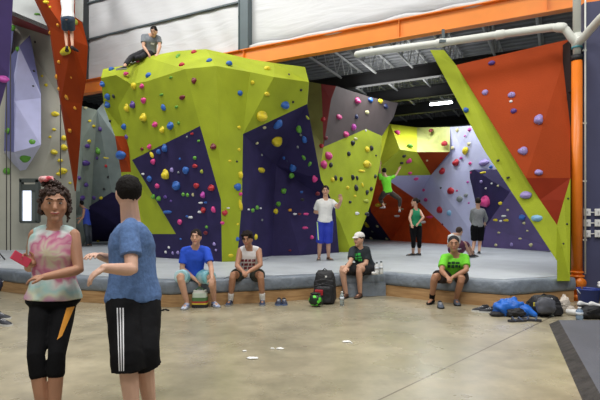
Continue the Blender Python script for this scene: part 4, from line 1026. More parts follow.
for k, (y, xs) in enumerate(((260.5, ((241,244),(244.8,247.5),(248.3,251),(251.8,255.5))), (264.5, ((241.5,243.5),(244.3,248),(248.8,251.4),(252.2,255))), (268, ((244,247),(248,252))))):
    for x0, x1 in xs: patch('print', [(x0,y-1.1), (x1,y-1.4), (x1,y+1.1), (x0,y+1.3)], 2, 1, S2['shirt'], MRN, S2['t'], .004)
# standing man, white tee, royal blue shorts
RS = mat('blue_shorts', (28,50,168), .7, bump=.3, bscale=8)
S3 = person('standing man in a white tee and royal blue knee shorts, one hand raised', 11.75, 1.02,
    dict(hipA=(321.5,222.5,0), hipB=(328.5,222.5,0), sA=(318.5,202,0), sB=(332.5,202,0), hd=(325.5,191,-.03), eA=(315,212.5,1), wA=(322,212.5,-1), eB=(338,207.5,-1), wB=(341.5,199.5,-1), kA=(320,241,-1), aA=(319,258.5,1), kB=(328.3,241,-1), aB=(328.5,258.5,1)),
    fw=(.05,-1,0), hf=(-.05,-1,0), skin='light', hair='short', hairc='dark', shirt=mat('white_tee', (222,222,220), .8, bump=.3, bscale=10), sleeve=.7, extra_sleeve=.012, bottom=RS, leg=1.05, lw=.95,
    shoes=(mat('brown_shoe', (84,62,50), .7), GS), gz=(.403, .403), foot=((-.1,-1,0), (.45,-1,0)), hcurl=(.6, .5), hn=(((1,-.1,.1), (0,.6,-.4)), ((-.4,-.1,1), (0,-1,0))))
patch('side_stripe', [(316.8,222), (318.0,222), (319.0,240), (318.0,240)], 1, 8, S3['bottom'], mat('lime_trim', (190,220,150), .7), S3['t'], .006)
# seated man with cap, dark tee
S4 = person('man in white cap and black tee with green print seated on the mat edge', 8.85, 1.0,
    dict(hipA=(362.5,269.5,-.06), hipB=(371,268,.05), sA=(353,249.5,-.14), sB=(366.5,250.5,-.04), hd=(359,239.5,-.16), eA=(350.5,262,-1), wA=(346,268,-1), eB=(366,264,-1), wB=(352,268,-1), kA=(342,268,-1), aA=(346,289,1), kB=(359,269,-1), aB=(360,291,1)),
    fw=(-.62,-.78,0), hf=(-.75,-.66,-.12), skin='light', hair='short', hairc='brown', shirt=mat('charcoal_tee', (36,44,50), .85, bump=.2, bscale=16), sleeve=.75, extra_sleeve=.012, bottom=mat('black_shorts_cloth', (30,30,34), .8), leg=.75,
    shoes=(mat('leather_sandal', (92,60,44), .7), mat('dark_sole', (40,34,32), .8)), gz=(0.0, 0.0), foot=((-.5,-.85,0), (-.45,-.9,0)), base=(P(367,270,9).x, 9.0, .4), hcurl=(.8, .8), lw=1.0)
w = S4['w']
hfv = Vector((-.75,-.66,0)).normalized(); hrv = hfv.cross(Z3)
cap = ell(w(0,-.012,.058), hrv, hfv, Z3, .086, .104, .078, 20, 12)
CAPM = mat('white_cap', (226,222,218), .8)
co = obj('cap', cap, CAPM, S4['t'], True)
obj('brim', loft([[w(-.062+.124*i/9, .085+.075*math.sin(math.pi*i/9)*k, .052-.02*k+z) for i in range(10)] for k, z in ((0,0), (.5,.006), (1,.0), (1,-.006), (.5,-.002), (0,-.006))]), CAPM, co)
GRN = mat('green_print', (60,186,84), .8)
for x0, x1, y0, y1 in ((354.5,357,253.5,256), (357.6,360.5,253,255.5), (355,357.4,256.8,260), (358,361.5,256.6,258), (358.2,360,258.8,261.2), (360.6,362,258.9,261)):
    patch('print', [(x0,y0), (x1,y0), (x1,y1), (x0,y1)], 2, 2, S4['shirt'], GRN, S4['t'], .004)
# woman in green tank
S5 = person('standing woman in a green tank top and black capris, hands on hips, at the back', 13.5, .95,
    dict(hipA=(413,227,0), hipB=(418.5,227,.05), sA=(412,211,0), sB=(419.5,211,.05), hd=(415,202.3,0), eA=(409.5,218,-1), wA=(411.5,224.5,-1), eB=(423.5,217.5,-1), wB=(418.5,223,-1), kA=(413.5,241.5,-1), aA=(413,254,1), kB=(419.3,241.5,-1), aB=(419.2,255,1)),
    fw=(-.45,-.9,0), hf=(-.8,.1,.3), skin='light', sex='f', hair='tied', hairc='dark', shirt=mat('green_tank', (30,140,96), .8), sleeve=0, shirt_t=(.08,1.045), bottom=BLKF, bottom_name='leggings', leg=1.5, lw=1.05,
    shoes=(mat('black_shoe', (26,26,28)), GS), gz=(.403, .403), foot=((-1,-.3,0), (-.9,.1,0)), shirt_name='tank_top', voxel=.010)
# climber in lime tee on the back wall
S6 = person('climber in a bright lime tee and dark trousers hanging on the back wall, arms up', 18.2, 1.0,
    dict(hipA=(384.5,193,-.05), hipB=(391,193,0), sA=(380.5,178.5,0), sB=(391.5,178,0), hd=(384,171.5,.05), eA=(379.5,171,1), wA=(380,164.5,1), eB=(396,175,1), wB=(399,169.5,1), kA=(380,199,1), aA=(384,206,-1), kB=(400,199,-1), aB=(399.5,209,1)),
    fw=(.1,1,.1), hf=(-.2,1,.1), skin='light', hair='short', hairc='dark', shirt=mat('lime_tee', (122,226,48), .8), sleeve=.6, extra_sleeve=.012, bottom=mat('brown_trousers', (64,54,46), .8), bottom_name='trousers', leg=1.7,
    shoes=(mat('white_pink_shoe', (214,196,196), .6), GS), foot=((-.5,.8,0), (.2,.9,-.1)), voxel=.011, face=False)
# man in grey top by the big pink hold
S7 = person('man in grey top and black shorts standing by the big pink hold', 14.6, .98,
    dict(hipA=(474.5,227,0), hipB=(480.5,227,0), sA=(472.5,210.5,0), sB=(483,210.5,0), hd=(478,202,0), eA=(471,219,1), wA=(473,226,1), eB=(486.5,218.5,1), wB=(484.5,224,1), kA=(474.5,240,1), aA=(472.8,251.5,-1), kB=(480,240,1), aB=(479.2,252.5,-1)),
    fw=(0,1,0), hf=(.25,1,.15), skin='light', hair='short', hairc='dark', shirt=mat('grey_marl', (138,140,142), .85, var=.1, scale=30), sleeve=1.5, bottom=BLKF, leg=.98,
    shoes=(mat('black_shoe', (26,26,28)), GS), gz=(.403, .403), foot=((-.3,1,0), (.3,1,0)), voxel=.010, face=False)
# person sitting behind the man in lime
S8 = person('person in white sitting on the mat, half hidden behind the lime-tee man', 12.6, .92,
    dict(hipA=(452,250,0), hipB=(460,250,.1), sA=(450,237,.0), sB=(458,235.5,.15), hd=(459.5,231.5,.1), eA=(448.5,246,1), wA=(452,252,1), eB=(460.5,242,1), wB=(464,247,1), kA=(464,243,1), aA=(470,251,1), kB=(467,243.5,1), aB=(473,250.5,1)),
    fw=(.7,.6,0), hf=(.8,.5,0), skin='light', hair='short', hairc='brown', shirt=mat('white_tee', (222,222,220)), sleeve=.6, bottom=mat('plum_shorts', (92,44,70), .8), leg=.9, shoes=(mat('black_shoe', (26,26,28)), GS), foot=((.8,.5,0), (.8,.5,0)), gz=(.403, .403), voxel=.011, face=False, base=(P(456,250,12.6).x, 12.6, .4))
# seated man in lime tee with dark beanie
S9 = person('seated man in a lime green printed tee and dark beanie on the right mat edge', 8.08, 1.0,
    dict(hipA=(448,276,0), hipB=(461,276,0), sA=(444.5,257.5,-.16), sB=(465,257.5,-.12), hd=(453.8,244.5,-.22), eA=(441.5,271,-1), wA=(447.5,277,-1), eB=(466.5,270,-1), wB=(453,277,-1), kA=(434.5,277,-1), aA=(432,298,1), kB=(461.5,279,-1), aB=(456,299.5,1)),
    fw=(-.08,-1,0), hf=(-.28,-1,.0), skin='tan', hair='none', hairc='dark', shirt=mat('lime_print_tee', (118,214,50), .8, bump=.2, bscale=16), sleeve=.72, extra_sleeve=.014, bottom=mat('dark_brown_shorts', (46,36,34), .8), leg=.78,
    shoes=(mat('grey_climb_shoe', (84,92,106), .6), BLACK), gz=(0.0, 0.0), foot=((-.55,-.85,0), (-.15,-1,0)), barefoot=(True, False), base=(P(455,276,8.35).x, 8.35, .4), hcurl=(.9, .9), fat=1.04)
w = S9['w']; hf9 = Vector((-.28,-1,0)).normalized()
obj('beanie', ell(w(0,-.030,.060), hf9.cross(Z3), hf9, Z3, .087, .100, .084, 20, 12), mat('dark_beanie', (44,42,44), .9, bump=.3, bscale=50), S9['t'], True)
an = S9['aA']; fdv = Vector((-.55,-.85,0)).normalized()
obj('sock', merge(limb([an, an.lerp(S9['kA'], .18)], [.043, .047]), shoe_vf(Vector((an.x, an.y, .0))-fdv*.06, fdv, Z3, 1.0, .26)), BLKF, S9['t'], True)
DG = mat('dark_green_print', (30,70,44), .8)
for x0, x1, y0, y1 in ((448,451,262,264), (451.6,455,261.6,264), (455.6,459.5,262,264), (447.6,450.5,264.8,267.6), (451.2,454.4,264.8,268), (455,458,264.8,267.4), (458.6,460,264.8,267.6)):
    patch('print', [(x0,y0), (x1,y0), (x1,y1), (x0,y1)], 2, 2, S9['shirt'], DG, S9['t'], .004)
# climber high on the red spike
S10 = person('climber in white shirt and denim shorts high on the red spike', 13.25, .98,
    dict(hipA=(65,19,0), hipB=(70.8,19,0), sA=(61.5,-3,.15), sB=(73,-3,.15), hd=(67,-13,.2), eA=(58,-12,1), wA=(60,-21,1), eB=(77,-12,1), wB=(75,-21,1), kA=(65.8,32,1), aA=(66.8,46,-1), kB=(71.6,32,1), aB=(72.4,45.8,-1)),
    fw=(0,1,0), hf=(0,1,.3), skin='light', hair='short', hairc='dark', shirt=mat('white_tee', (222,222,220)), sleeve=.6, bottom=mat('denim_shorts', (62,78,98), .85, var=.15, scale=20), leg=.78, lw=.88,
    shoes=(mat('black_shoe', (26,26,28)), BLACK), foot=((-.4,.9,-.05), (.3,.9,-.05)), voxel=.010, face=False)
hz2 = S10['m0']+Vector((0,-.12,.22))
# man on top of the boulder
S11 = person('man in grey tee and black trousers on top of the green boulder', 12.35, .98,
    dict(hipA=(146.5,52,.12), hipB=(153,52,.15), sA=(143.5,36.5,-.02), sB=(158.5,38,0), hd=(154,31.5,-.16), eA=(143.5,46.5,-1), wA=(148.3,53.5,-1), eB=(160,46.5,-1), wB=(157.5,54,-1), kA=(131,57.5,-1), aA=(124.5,66,-1), kB=(141,57,-1), aB=(132,60,1)),
    fw=(-.05,-1,-.1), hf=(0,-.85,-.45), skin='light', hair='short', hairc='black', shirt=mat('grey_tee', (122,128,134), .85, var=.08, scale=20), sleeve=.62, extra_sleeve=.012, bottom=mat('black_trousers', (32,32,38), .8), bottom_name='trousers', leg=1.85, lw=.92,
    shoes=(mat('black_shoe', (26,26,28)), GS), foot=((-.6,-.5,-.2), (-.8,.3,0)), voxel=.010, headup=(0,-.5,.85))
patch('print', [(151,42.5), (154.5,43.2), (154,45), (150.5,44.2)], 2, 2, S11['shirt'], wS, S11['t'], .004)
# person in blue tank at the left, in the passage
S12 = person('person in blue tank top and dark trousers standing behind the woman in tie-dye', 19.2, 1.0,
    dict(hipA=(86,225.5,-.1), hipB=(88.5,225.5,.1), sA=(84,210,-.15), sB=(86.5,210,.15), hd=(81,204,0), eA=(83,217,-1), wA=(79.5,221,-1), eB=(83.5,217,1), wB=(79,218,-1), kA=(87,236,-1), aA=(88,244.5,1), kB=(90,236,-1), aB=(90.5,244.5,1)),
    fw=(-.95,-.2,0), hf=(-1,.1,0), skin='tan', hair='short', hairc='black', shirt=mat('blue_tank', (44,72,176), .8), sleeve=0, shirt_t=(0,1.045), bottom=mat('dark_grey_trousers', (52,58,66), .8), bottom_name='trousers', leg=1.9,
    shoes=(mat('black_shoe', (26,26,28)), GS), gz=(.403, .403), voxel=.012, face=False, shirt_name='tank_top')
# ------------------------------------------------------------------ things on the floor and mats
CLEAR = mat('clear_plastic', (206,220,224), .15, trans=.75, spec=.5)
WHITE = mat('white_plastic', (226,226,224), .5)
def lathe(c, prof, n=20, up=Z3, side=X3):
    fwv = up.cross(side)
    return loft([[Vector(c)+up*z+side*(r*math.cos(2*math.pi*k/n))+fwv*(r*math.sin(2*math.pi*k/n)) for k in range(n)] for r, z in prof])
def bottle(px, py, z, h, label, body=CLEAR, capm=WHITE, group=None, r=.034):
    c = G(px, py, z); t = thing('water_bottle', label, 'bottle', c, group)
    obj('bottle_body', lathe(c, [(r*.85,0), (r,.012), (r,h*.3), (r*.93,h*.34), (r,h*.4), (r,h*.68), (r*.8,h*.78), (r*.45,h*.87), (r*.42,h*.92)]), body, t, True)
    obj('cap', lathe(c, [(r*.5,h*.91), (r*.5,h), (r*.3,h*1.005)]), capm, t, True)
    obj('bottle_label', lathe(c, [(r*1.02,h*.42), (r*1.02,h*.62)]), mat('bottle_label_white', (214,220,228), .5), t, True)
    return t
bottle(342, 305.5, 0, .22, 'clear plastic water bottle standing on the floor right of the black backpack', group=None)
bottle(376.8, 274.5, .405, .21, 'white water bottle on the mat right of the capped man, left of a pair', mat('milky_plastic', (220,222,222), .4), mat('dark_cap', (50,70,66), .5), 'pair of bottles on the mat', .036)
bottle(381.2, 274, .405, .22, 'white water bottle on the mat right of the capped man, right of a pair', mat('milky_plastic', (220,222,222)), mat('dark_cap', (50,70,66)), 'pair of bottles on the mat', .036)
c = G(374, 274.5, .405); tag(obj('tape_roll', lathe(c, [(.02,0), (.042,0), (.042,.045), (.02,.045)]), WHITE, None, True, origin=c), 'white tape roll on the mat beside the pair of bottles', 'tape')
bottle(551, 316.5, 0, .25, 'clear water bottle standing in front of the grey backpack at the right', r=.04)
bottle(579.5, 320, 0, .17, 'short clear blue bottle in front of the blue bucket', mat('blue_clear_plastic', (170,196,226), .15, trans=.6), group=None, r=.045)

def sneaker(px, py, rz, label, m, ms, lace=None, z=0.0, s=1.0, group=None, L=.27):
    c = G(px, py, z); d = Vector((math.cos(rz), math.sin(rz), 0)); t = thing('sneaker', label, 'shoe', c, group)
    heel = c-d*.13*s; u = obj('upper', shoe_vf(heel+Z3*.006, d, Z3, s, L), m, t, True); obj('sole', sole_vf(heel, d, Z3, s), ms, t)
    oc = heel+d*.07*s+Z3*.080*s
    obj('opening', ell(oc, d, d.cross(Z3), Z3, .05*s, .028*s, .012*s, 12, 6), BLACK, t, True)
    if lace:
        sd = d.cross(Z3); obj('lace', merge(*[tube([heel+d*(q*s)+Z3*(zz*s)-sd*.022*s, heel+d*(q*s)+Z3*((zz+.008)*s), heel+d*(q*s)+Z3*(zz*s)+sd*.022*s], .004*s, 6) for q, zz in ((.115,.066), (.14,.056), (.165,.048))]), lace, t)
    return t
NV = mat('navy_sneaker', (30,38,62), .6); DK = mat('dark_runner', (38,40,48), .6, var=.3, scale=30)
sneaker(278.6, 304.2, -1.62, 'left navy sneaker of the pair under the mat edge, right of the white tank man', NV, mat('blue_sole', (90,110,150), .6), wS, group='navy sneakers on the floor')
sneaker(284.2, 304.2, -1.5, 'right navy sneaker of the pair under the mat edge, left of the black backpack', NV, mat('blue_sole', (90,110,150)), wS, group='navy sneakers on the floor')
sneaker(481, 311, .35+3.0, 'dark running shoe on the floor left of the blue jacket, left one of the pair', DK, mat('white_sole', (210,210,206)), wS, group='dark running shoes')
sneaker(489, 312.5, 2.95, 'dark running shoe on the floor left of the blue jacket, right one of the pair', DK, mat('white_sole', (210,210,206)), wS, group='dark running shoes')
sneaker(440.5, 307.5, -1.75, 'grey climbing shoe standing empty between the feet of the man in lime', mat('grey_climb_shoe', (84,92,106)), BLACK, wS)
def sandal(px, py, rz, label):
    c = G(px, py, 0); d = Vector((math.cos(rz), math.sin(rz), 0)); sd = d.cross(Z3); t = thing('sandal', label, 'sandal', c, 'dark sandals on the floor')
    heel = c-d*.13; obj('sole', sole_vf(heel, d, Z3, 1.0, .26, .026), mat('sandal_sole', (52,52,58), .8), t)
    obj('strap', merge(tube([heel+d*.17-sd*.046+Z3*.02, heel+d*.15+Z3*.055, heel+d*.17+sd*.046+Z3*.02], .010, 8), tube([heel+d*.07-sd*.038+Z3*.02, heel+d*.05+Z3*.062, heel+d*.07+sd*.038+Z3*.02], .009, 8)), mat('sandal_strap', (70,84,112), .7), t, True)
sandal(517.5, 321.5, .25, 'dark sandal on the floor in front of the blue jacket, left one')
sandal(530.5, 320.8, 2.7, 'dark sandal on the floor in front of the blue jacket, right one')

def soft(c, rx, ry, rz, amp=.12, fr=3.0, seed=0, n=28, m=18, rot=0.0, flatb=True):
    cr, sr = math.cos(rot), math.sin(rot); a = Vector((cr, sr, 0)); b = Vector((-sr, cr, 0))
    def fn(u):
        k = 1+amp*noise.noise(Vector((u.x*fr+seed, u.y*fr, u.z*fr)))+amp*.5*noise.noise(Vector((u.x*fr*2.6, u.y*fr*2.6+seed, u.z*fr*2.6)))
        v = u*k
        if flatb and v.z < -.75: v.z = -.75-(abs(v.z)-.75)*.1
        e = lambda q: math.copysign(abs(q)**.8, q)
        return Vector((e(v.x), e(v.y), v.z))
    return ell(c, a, b, Z3, rx, ry, rz, n, m, fn)
def backpack(c, w, d, h, rz, label, m, extra=None):
    t = thing('backpack', label, 'backpack', c)
    C_ = Vector(c)
    fx = Vector((math.cos(rz), math.sin(rz), 0)); fy = Vector((-fx.y, fx.x, 0))
    def prism(cc, a, b, z0, z1, e=3.5, lean=0.0, top=.75):
        R = []
        for k in range(12):
            u = k/11; sc = (1-(1-top)*max(0, (u-.55)/.45)**1.6)*(0.9 if k == 0 else 1)
            if k == 11: sc *= .82
            o = cc+Z3*(z0+(z1-z0)*u)+fy*(lean*u)
            R.append(ring(o, fx, fy, a*sc, b*sc, 24, e))
        v, f = loft(R); v = [p+Vector((noise.noise(p*9)*.012, noise.noise(p*9+Vector((5,0,0)))*.012, 0)) for p in v]
        return v, f
    obj('main_compartment', prism(C_, w/2, d/2, 0, h, lean=.04), m, t, True)
    obj('front_pocket', prism(C_-fy*d*.48, w*.40, d*.22, .02, h*.55, top=.8), m, t, True)
    obj('top_handle', tube([C_+Z3*(h*.97)-fx*.05+fy*.05, C_+Z3*(h*1.06)+fy*.05, C_+Z3*(h*.97)+fx*.05+fy*.05], .009, 8), BLACK, t, True)
    for sx in (-1, 1):
        obj('shoulder_strap', tube([C_+fx*(sx*w*.25)+fy*d*.55+Z3*h*.9, C_+fx*(sx*w*.42)+fy*d*.75+Z3*h*.55, C_+fx*(sx*w*.48)+fy*d*.55+Z3*h*.1], [.018,.02,.012], 8), m, t, True)
    for k in range(2):
        zz = h*(.62+.14*k); obj('zip', tube([C_-fy*(d*(.50-.04*k))+fx*(w*.42*(q/4-1))+Z3*(zz-.03*abs(q/4-1)) for q in range(9)], .005, 6), mat('zip_grey', (62,62,66), .5), t, True)
    if extra: extra(t, C_, fx, fy)
    return t
BPK = mat('black_nylon', (28,28,32), .6, var=.3, scale=12, bump=.4, bscale=20)
def ex1(t, c, fx, fy):
    obj('red_panel', bevel(box(c.x-fx.x*.07-fy.x*.17, c.y-fx.y*.07-fy.y*.17, .19, .13, .06, .09, -.2), .015), mat('red_nylon', (170,34,44), .6), t)
    obj('badge', box(c.x+fx.x*.04-fy.x*.16, c.y-.145, .44, .03, .02, .025), WHITE, t)
backpack(G(324.5, 303, 0), .35, .26, .52, -.15, 'big black backpack with a red panel standing against the mat left of the capped man', BPK, ex1)
# green and black round bag
c = G(315.5, 306.5, 0)+Z3*.10
gm = bpy.data.materials.new('green_black_weave'); gm.use_nodes = True
nt = gm.node_tree; vo = nt.nodes.new('ShaderNodeTexVoronoi'); vo.inputs['Scale'].default_value = 16; rp2 = nt.nodes.new('ShaderNodeValToRGB'); rp2.color_ramp.interpolation = 'CONSTANT'
rp2.color_ramp.elements[0].color = rgb((96,220,60)); rp2.color_ramp.elements[1].position = .42; rp2.color_ramp.elements[1].color = rgb((22,40,24))
tc = nt.nodes.new('ShaderNodeTexCoord'); nt.links.new(tc.outputs['Object'], vo.inputs['Vector']); nt.links.new(vo.outputs['Distance'], rp2.inputs['Fac']); nt.links.new(rp2.outputs['Color'], nt.nodes['Principled BSDF'].inputs['Base Color'])
cb = thing('chalk_bag', 'round green and black patterned bag on the floor beside the big black backpack', 'bag', (c.x, c.y, 0))
obj('bag_body', soft(c, .105, .10, .10, .08, 2, 3), gm, cb, True)
obj('rim', tube([c+Vector((.07*math.cos(a*.5236), .06*math.sin(a*.5236), .10)) for a in range(13)], .012, 8), BLACK, cb, True)
obj('drawstring', tube([c+Vector((.06,-.05,.1)), c+Vector((.11,-.09,.02)), c+Vector((.10,-.12,-.06))], .005, 6), BLACK, cb, True)
# striped chalk bucket between the seated man's feet
c = G(200, 307, 0)
kb = thing('chalk_bucket', 'striped chalk bucket with white-green top between the feet of the man in royal blue', 'bag', c)
def sq(z0, z1, a, e=4): return loft([ring(Vector((c.x, c.y, z)), X3, Y3, a, a*.85, 24, e) for z in (z0, z1)])
for z0, z1, mm, a in ((0,.05,mat('bucket_black', (34,32,34), .7),.120), (.05,.075,mat('bucket_yellow', (206,180,60), .7),.121), (.075,.10,mat('bucket_red', (168,50,52), .7),.121), (.10,.155,mat('bucket_green', (84,120,70), .7),.118), (.155,.22,mat('bucket_pale', (196,212,196), .7, var=.1),.110), (.22,.26,mat('bucket_white', (216,218,212), .7),.095)):
    obj('band', sq(z0, z1, a), mm, kb, False)
obj('carry_strap', tube([c+Vector((-.09,0,.24)), c+Vector((0,-.02,.31)), c+Vector((.09,0,.24))], .008, 8), mat('bucket_green', (84,120,70)), kb, True)
# black strap on the floor by the mat, left
c = G(165, 309.5, .01); tag(obj('webbing_strap', tube([G(160+i*1.1, 309.8+.5*math.sin(i), .012) for i in range(9)], .012, 6), BLACK, None, True, origin=c), 'short black strap lying on the floor behind the man in heather blue', 'strap')
# scraps on the floor
PAP = mat('white_paper', (236,236,232), .8)
for k, (px, py, a, lab) in enumerate(((252.5,358,.05,'largest crumpled white tape scrap on the bare floor'), (244.5,351,.018,'tiny white scrap just left of the largest floor scrap'), (272.5,348.5,.018,'small round white scrap on the floor, left of the long one'), (280,348.5,.035,'long thin white tape scrap on the floor under the sneakers'), (346.5,341.5,.045,'white crumpled scrap on the floor in front of the black backpack'), (351.5,343.3,.01,'tiny white crumb beside the scrap in front of the black backpack'))):
    c = G(px, py, .006)
    tag(obj('paper_scrap', soft(c, a*1.1, a*.7, .008, .5, 2.5, k*3, 14, 8), PAP, None, True, origin=(c.x, c.y, 0)), lab, 'paper', 'white scraps on the floor')

# right pile
JB = mat('bright_blue_nylon', (30,106,206), .45, var=.15, scale=6, bump=.5, bscale=10)
c = G(512, 316, 0)
jk = thing('jacket', 'crumpled bright blue jacket with black lining heaped on the floor at the right', 'jacket', c)
obj('blue_shell', merge(soft(c+Vector((-.02,.05,.10)), .20, .13, .13, .35, 2.4, 1), soft(c+Vector((.15,.02,.07)), .13, .1, .09, .3, 3, 5)), JB, jk, True)
obj('black_lining', merge(soft(c+Vector((.02,-.06,.05)), .13, .07, .07, .4, 2.5, 9), soft(c+Vector((-.22,-.03,.03)), .10, .05, .035, .3, 3, 12)), BPK, jk, True)
obj('sleeve', tube([c+Vector((.10,0,.12)), c+Vector((.21,-.06,.08)), c+Vector((.27,-.10,.035))], [.06,.05,.035], 10), JB, jk, True)
def ex2(t, c, fx, fy):
    obj('grey_pocket', soft(c+Vector((-.09,-.17,.15)), .13, .08, .12, .25, 2.2, 4), mat('grey_nylon', (84,86,94), .6, var=.2, scale=8), t, True)
    obj('yellow_tab', box(c.x-.22, c.y-.13, .17, .03, .02, .05), mat('yellow_tab', (216,196,60), .6), t)
backpack(G(546, 315, 0), .42, .22, .27, .12, 'slumped black and grey backpack on the floor right of the blue jacket', BPK, ex2)
c = G(564.5, 313, 0); tw = tag(obj('towel', merge(soft(c+Z3*.10, .075, .06, .13, .3, 2.6, 2), soft(c+Vector((.05,-.03,.05)), .08, .05, .06, .3, 3, 8)), mat('cream_towel', (206,196,184), .9, var=.1, scale=9, bump=.5, bscale=30), None, True, origin=c), 'crumpled off-white towel between the grey backpack and the orange standpipe', 'towel')
c = G(571, 315.5, 0); cu = thing('drinking_cup', 'white cup lying on its side in front of the orange standpipe', 'cup', c)
dcu = Vector((.75,-.65,0)).normalized()
obj('cup_body', lathe(c+Z3*.048-dcu*.06, [(.030,0), (.034,.005), (.045,.12), (.047,.125)], 18, dcu, Z3), WHITE, cu, True)
obj('rim', tube([c+Z3*.048+dcu*.065+(Z3*math.cos(a*.5236)+dcu.cross(Z3)*math.sin(a*.5236))*.046 for a in range(13)], .004, 6), WHITE, cu, True)
# bucket
c = G(588.5, 309.5, 0)
bk_ = thing('bucket', 'dark blue plastic bucket with a pale handle at the foot of the slate wall', 'bucket', c)
BB = mat('blue_plastic', (30,52,132), .4)
obj('pail', lathe(c, [(.115,0), (.12,.005), (.155,.29), (.165,.295), (.165,.315), (.15,.315), (.148,.295), (.11,.03), (.02,.028)], 28), BB, bk_, True)
obj('handle', tube([c+Vector((.165*math.cos(t), -.07*math.sin(t)-.0, .30-.13*math.sin(t)*.8)) for t in [math.pi*i/12 for i in range(13)]], .008, 8), mat('pale_handle', (196,200,206), .5), bk_, True)
tag(obj('brush', tube([c+Vector((-.05,0,.08)), c+Vector((-.11,-.02,.33))], [.018,.014], 8), mat('wood_brown', (120,84,56), .6), None, True, origin=c+Vector((-.05,0,.03))), 'brown brush handle sticking out of the blue bucket', 'brush')
c2 = G(600, 309.5, 0)+Vector((.02,.03,0))
st = thing('storage_tub', 'grey tub topped with a white cloth, right of the blue bucket at the frame edge', 'tub', c2)
obj('tub_body', lathe(c2+Vector((.12,0,0)), [(.10,0), (.13,.30), (.135,.31)], 24), mat('grey_tub', (86,88,96), .6), st, True)
obj('cloth', soft(c2+Vector((.09,-.02,.35)), .12, .10, .07, .4, 2.6, 6), mat('white_cloth', (216,214,212), .9), st, True)
# black gear bag with white shoes
c = G(592, 319, 0)
gb = thing('duffel_bag', 'low black duffel bag lying in front of the blue bucket', 'bag', c)
obj('bag_body', soft(c+Vector((.06,.05,.085)), .22, .12, .105, .25, 2.4, 7), BPK, gb, True)
obj('carry_strap', tube([c+Vector((-.1,-.06,.10)), c+Vector((.03,-.10,.16)), c+Vector((.15,-.06,.12))], .010, 8), BLACK, gb, True)
for k, (dx, dz, r) in enumerate(((-.07,.185,.3), (.07,.18,-.2))):
    d = Vector((math.cos(r), math.sin(r), 0)); tt = thing('sneaker', ('left' if k == 0 else 'right')+' white sneaker lying on top of the black duffel bag', 'shoe', c+Vector((dx,.03,dz-.02)), 'white sneakers on the duffel bag')
    hl = c+Vector((dx-.1,.03,dz-.02)); obj('upper', shoe_vf(hl+Z3*.006, d, Z3, .75), mat('white_shoe', (216,216,216), .6), tt, True); obj('sole', sole_vf(hl, d, Z3, .75), mat('dark_sole', (40,34,32)), tt)
# left: dark bag against the kerb and shoes
c = G(4, 289.5, 0)+Vector((-.08,-.15,0))
lb = thing('duffel_bag', 'dark navy bag with white piping on the floor against the kerb at the far left', 'bag', c)
obj('bag_body', soft(c+Vector((0,0,.13)), .30, .16, .17, .3, 2.3, 3), mat('navy_bag', (34,38,62), .6, var=.4, scale=10, bump=.4, bscale=16), lb, True)
obj('piping', tube([c+Vector((-.24+.06*i, -.13-.03*math.sin(i*.8), .16+.05*math.sin(i*.9))) for i in range(9)], .009, 8), wS, lb, True)
obj('carry_strap', tube([c+Vector((-.14,-.10,.25)), c+Vector((0,-.13,.34)), c+Vector((.14,-.08,.24))], .012, 8), BLACK, lb, True)
sneaker(3.5, 325, -.5, 'black and grey trainer on the bare floor at the left edge, nearer one', mat('black_grey_trainer', (46,48,56), .6, var=.5, scale=26), mat('white_sole', (210,210,206)), wS, group='trainers at the left edge', s=1.05)
sneaker(1.5, 318.5, -.35, 'black and grey trainer at the left edge, the one behind', mat('black_grey_trainer', (46,48,56)), mat('white_sole', (210,210,206)), wS, group='trainers at the left edge', s=1.05)
c = P(0.5, 257, 11.9); c.z = .41
tag(obj('shoulder_bag', merge(tube([c+Vector((-.18,0,.02)), c+Vector((-.02,0,.16)), c+Vector((.10,0,.02))], .018, 8), soft(c+Vector((-.2,.03,.06)), .16, .1, .07, .2, 2, 1)), BPK, None, True, origin=c), 'small black bag with a strap on the mat at the far left edge', 'bag')
# wall boxes on the slate wall
WR = bpy.data.objects['wall_right']; wb, _ = bvh_of([WR])
rows = (('top', 212.3), ('middle', 223), ('bottom', 233.7))
for nm, py in rows:
    for k, px in enumerate((586.9, 597.8)):
        loc, nor, _, _ = ray(wb, px, py)
        if loc is None: continue
        if nor.dot(CAMP-loc) < 0: nor = -nor
        sd = Z3.cross(nor).normalized(); t = thing('outlet_box', 'white electrical box on the slate wall, %s row, %s one' % (nm, 'left' if k == 0 else 'right'), 'outlet', loc, 'white electrical boxes on the slate wall')
        obj('housing', bevel(slab(loc+nor*.025, sd, Z3, nor, .050, .058, .025), .006), WHITE, t)
        obj('cover_plate', slab(loc+nor*.052, sd, Z3, nor, .036, .046, .002), mat('cover_pale', (222,222,222), .5), t)
        obj('switch', slab(loc+nor*.056, sd, Z3, nor, .010, .018, .004), mat('switch_pale', (176,176,180), .5), t)
        if k == 0:
            l2, n2, _, _ = ray(wb, 597.8, py); obj('link_conduit', tube([loc+nor*.02+sd*.04, l2+nor*.02-sd*.02] if (l2-loc).dot(sd) > 0 else [loc+nor*.02-sd*.04, l2+nor*.02+sd*.02], .009, 8), WHITE, t, True)

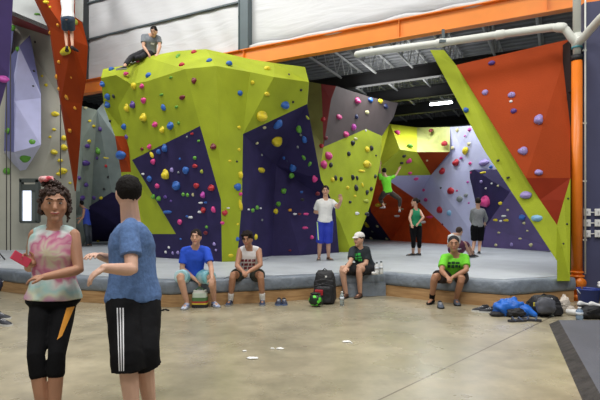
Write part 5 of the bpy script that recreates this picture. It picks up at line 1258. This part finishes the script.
# ------------------------------------------------------------------ camera, light
cam = bpy.data.cameras.new('camera'); co = bpy.data.objects.new('camera', cam); COL.objects.link(co)
co.location = (0, 0, H); co.rotation_euler = (math.pi/2, 0, 0)
cam.sensor_width = 36; cam.lens = F/600*36; cam.shift_y = (HY-200)/600; cam.clip_end = 200
SC.camera = co
wd_ = bpy.data.worlds.new('hall_light'); SC.world = wd_; wd_.use_nodes = True
wd_.node_tree.nodes['Background'].inputs['Color'].default_value = (.86, .93, 1.0, 1); wd_.node_tree.nodes['Background'].inputs['Strength'].default_value = .2
def area(name, loc, size, power, rot=(0,0,0), col=(1,1,1), sy=None):
    l = bpy.data.lights.new(name, 'AREA'); l.energy = power; l.color = col; l.size = size
    if sy: l.shape = 'RECTANGLE'; l.size_y = sy
    o = bpy.data.objects.new(name, l); COL.objects.link(o); o.location = loc; o.rotation_euler = rot; return o
for x, y in ((-5, 1.5), (0, 1.5), (4, 2.5), (-2, -3)):
    area('unseen_hall_light', (x, y, 8.8), 1.6, 235, (0,0,0), (1,.97,.92))
for x, y, w_ in ((-9, 9.5, 270), (-5, 9.6, 270), (-1, 7.6, 270), (3, 5.4, 130)):
    area('unseen_hall_light', (x, y, 10.2), 2.0, w_, (math.radians(22),0,math.radians(-28)), (1,.98,.95))  # unseen lights added to brighten the curtain and the boulder top
for px, off in ((330, 4), (420, 3), (500, 4), (420, 8.5), (520, 8), (330, 9.5)):
    q = bm_pt(px, 6.0, off); area('bay_fill_light', (q.x, q.y, 5.9), .5, 75, (0,0,0), (.95,.98,1), 1.8)  # area lights added to light the bay, without fixtures of their own
area('unseen_hall_light', (6.5, 3.0, 8.8), 1.6, 120, (0,0,0), (1,.97,.92))
area('bay_fill_light', (-6.6, 17.2, 6.4), .5, 70, (0,0,0), (.95,.98,1), 1.8)  # added fill for the sage panel at the left of the bay
area('bay_fill_light', (-6.0, 20.5, 6.4), .5, 70, (0,0,0), (.95,.98,1), 1.8)  # added fill for the purple foot in the passage
area('bay_fill_uplight', (3.2, 17, 5.9), 2.5, 70, (math.pi,0,0))  # added light aimed up to brighten the roof deck, no fixture
SC.view_settings.view_transform = 'Standard'; SC.view_settings.look = 'None'; SC.view_settings.gamma = 1.0; SC.view_settings.exposure = 0.0
SC.view_settings.use_curve_mapping = False
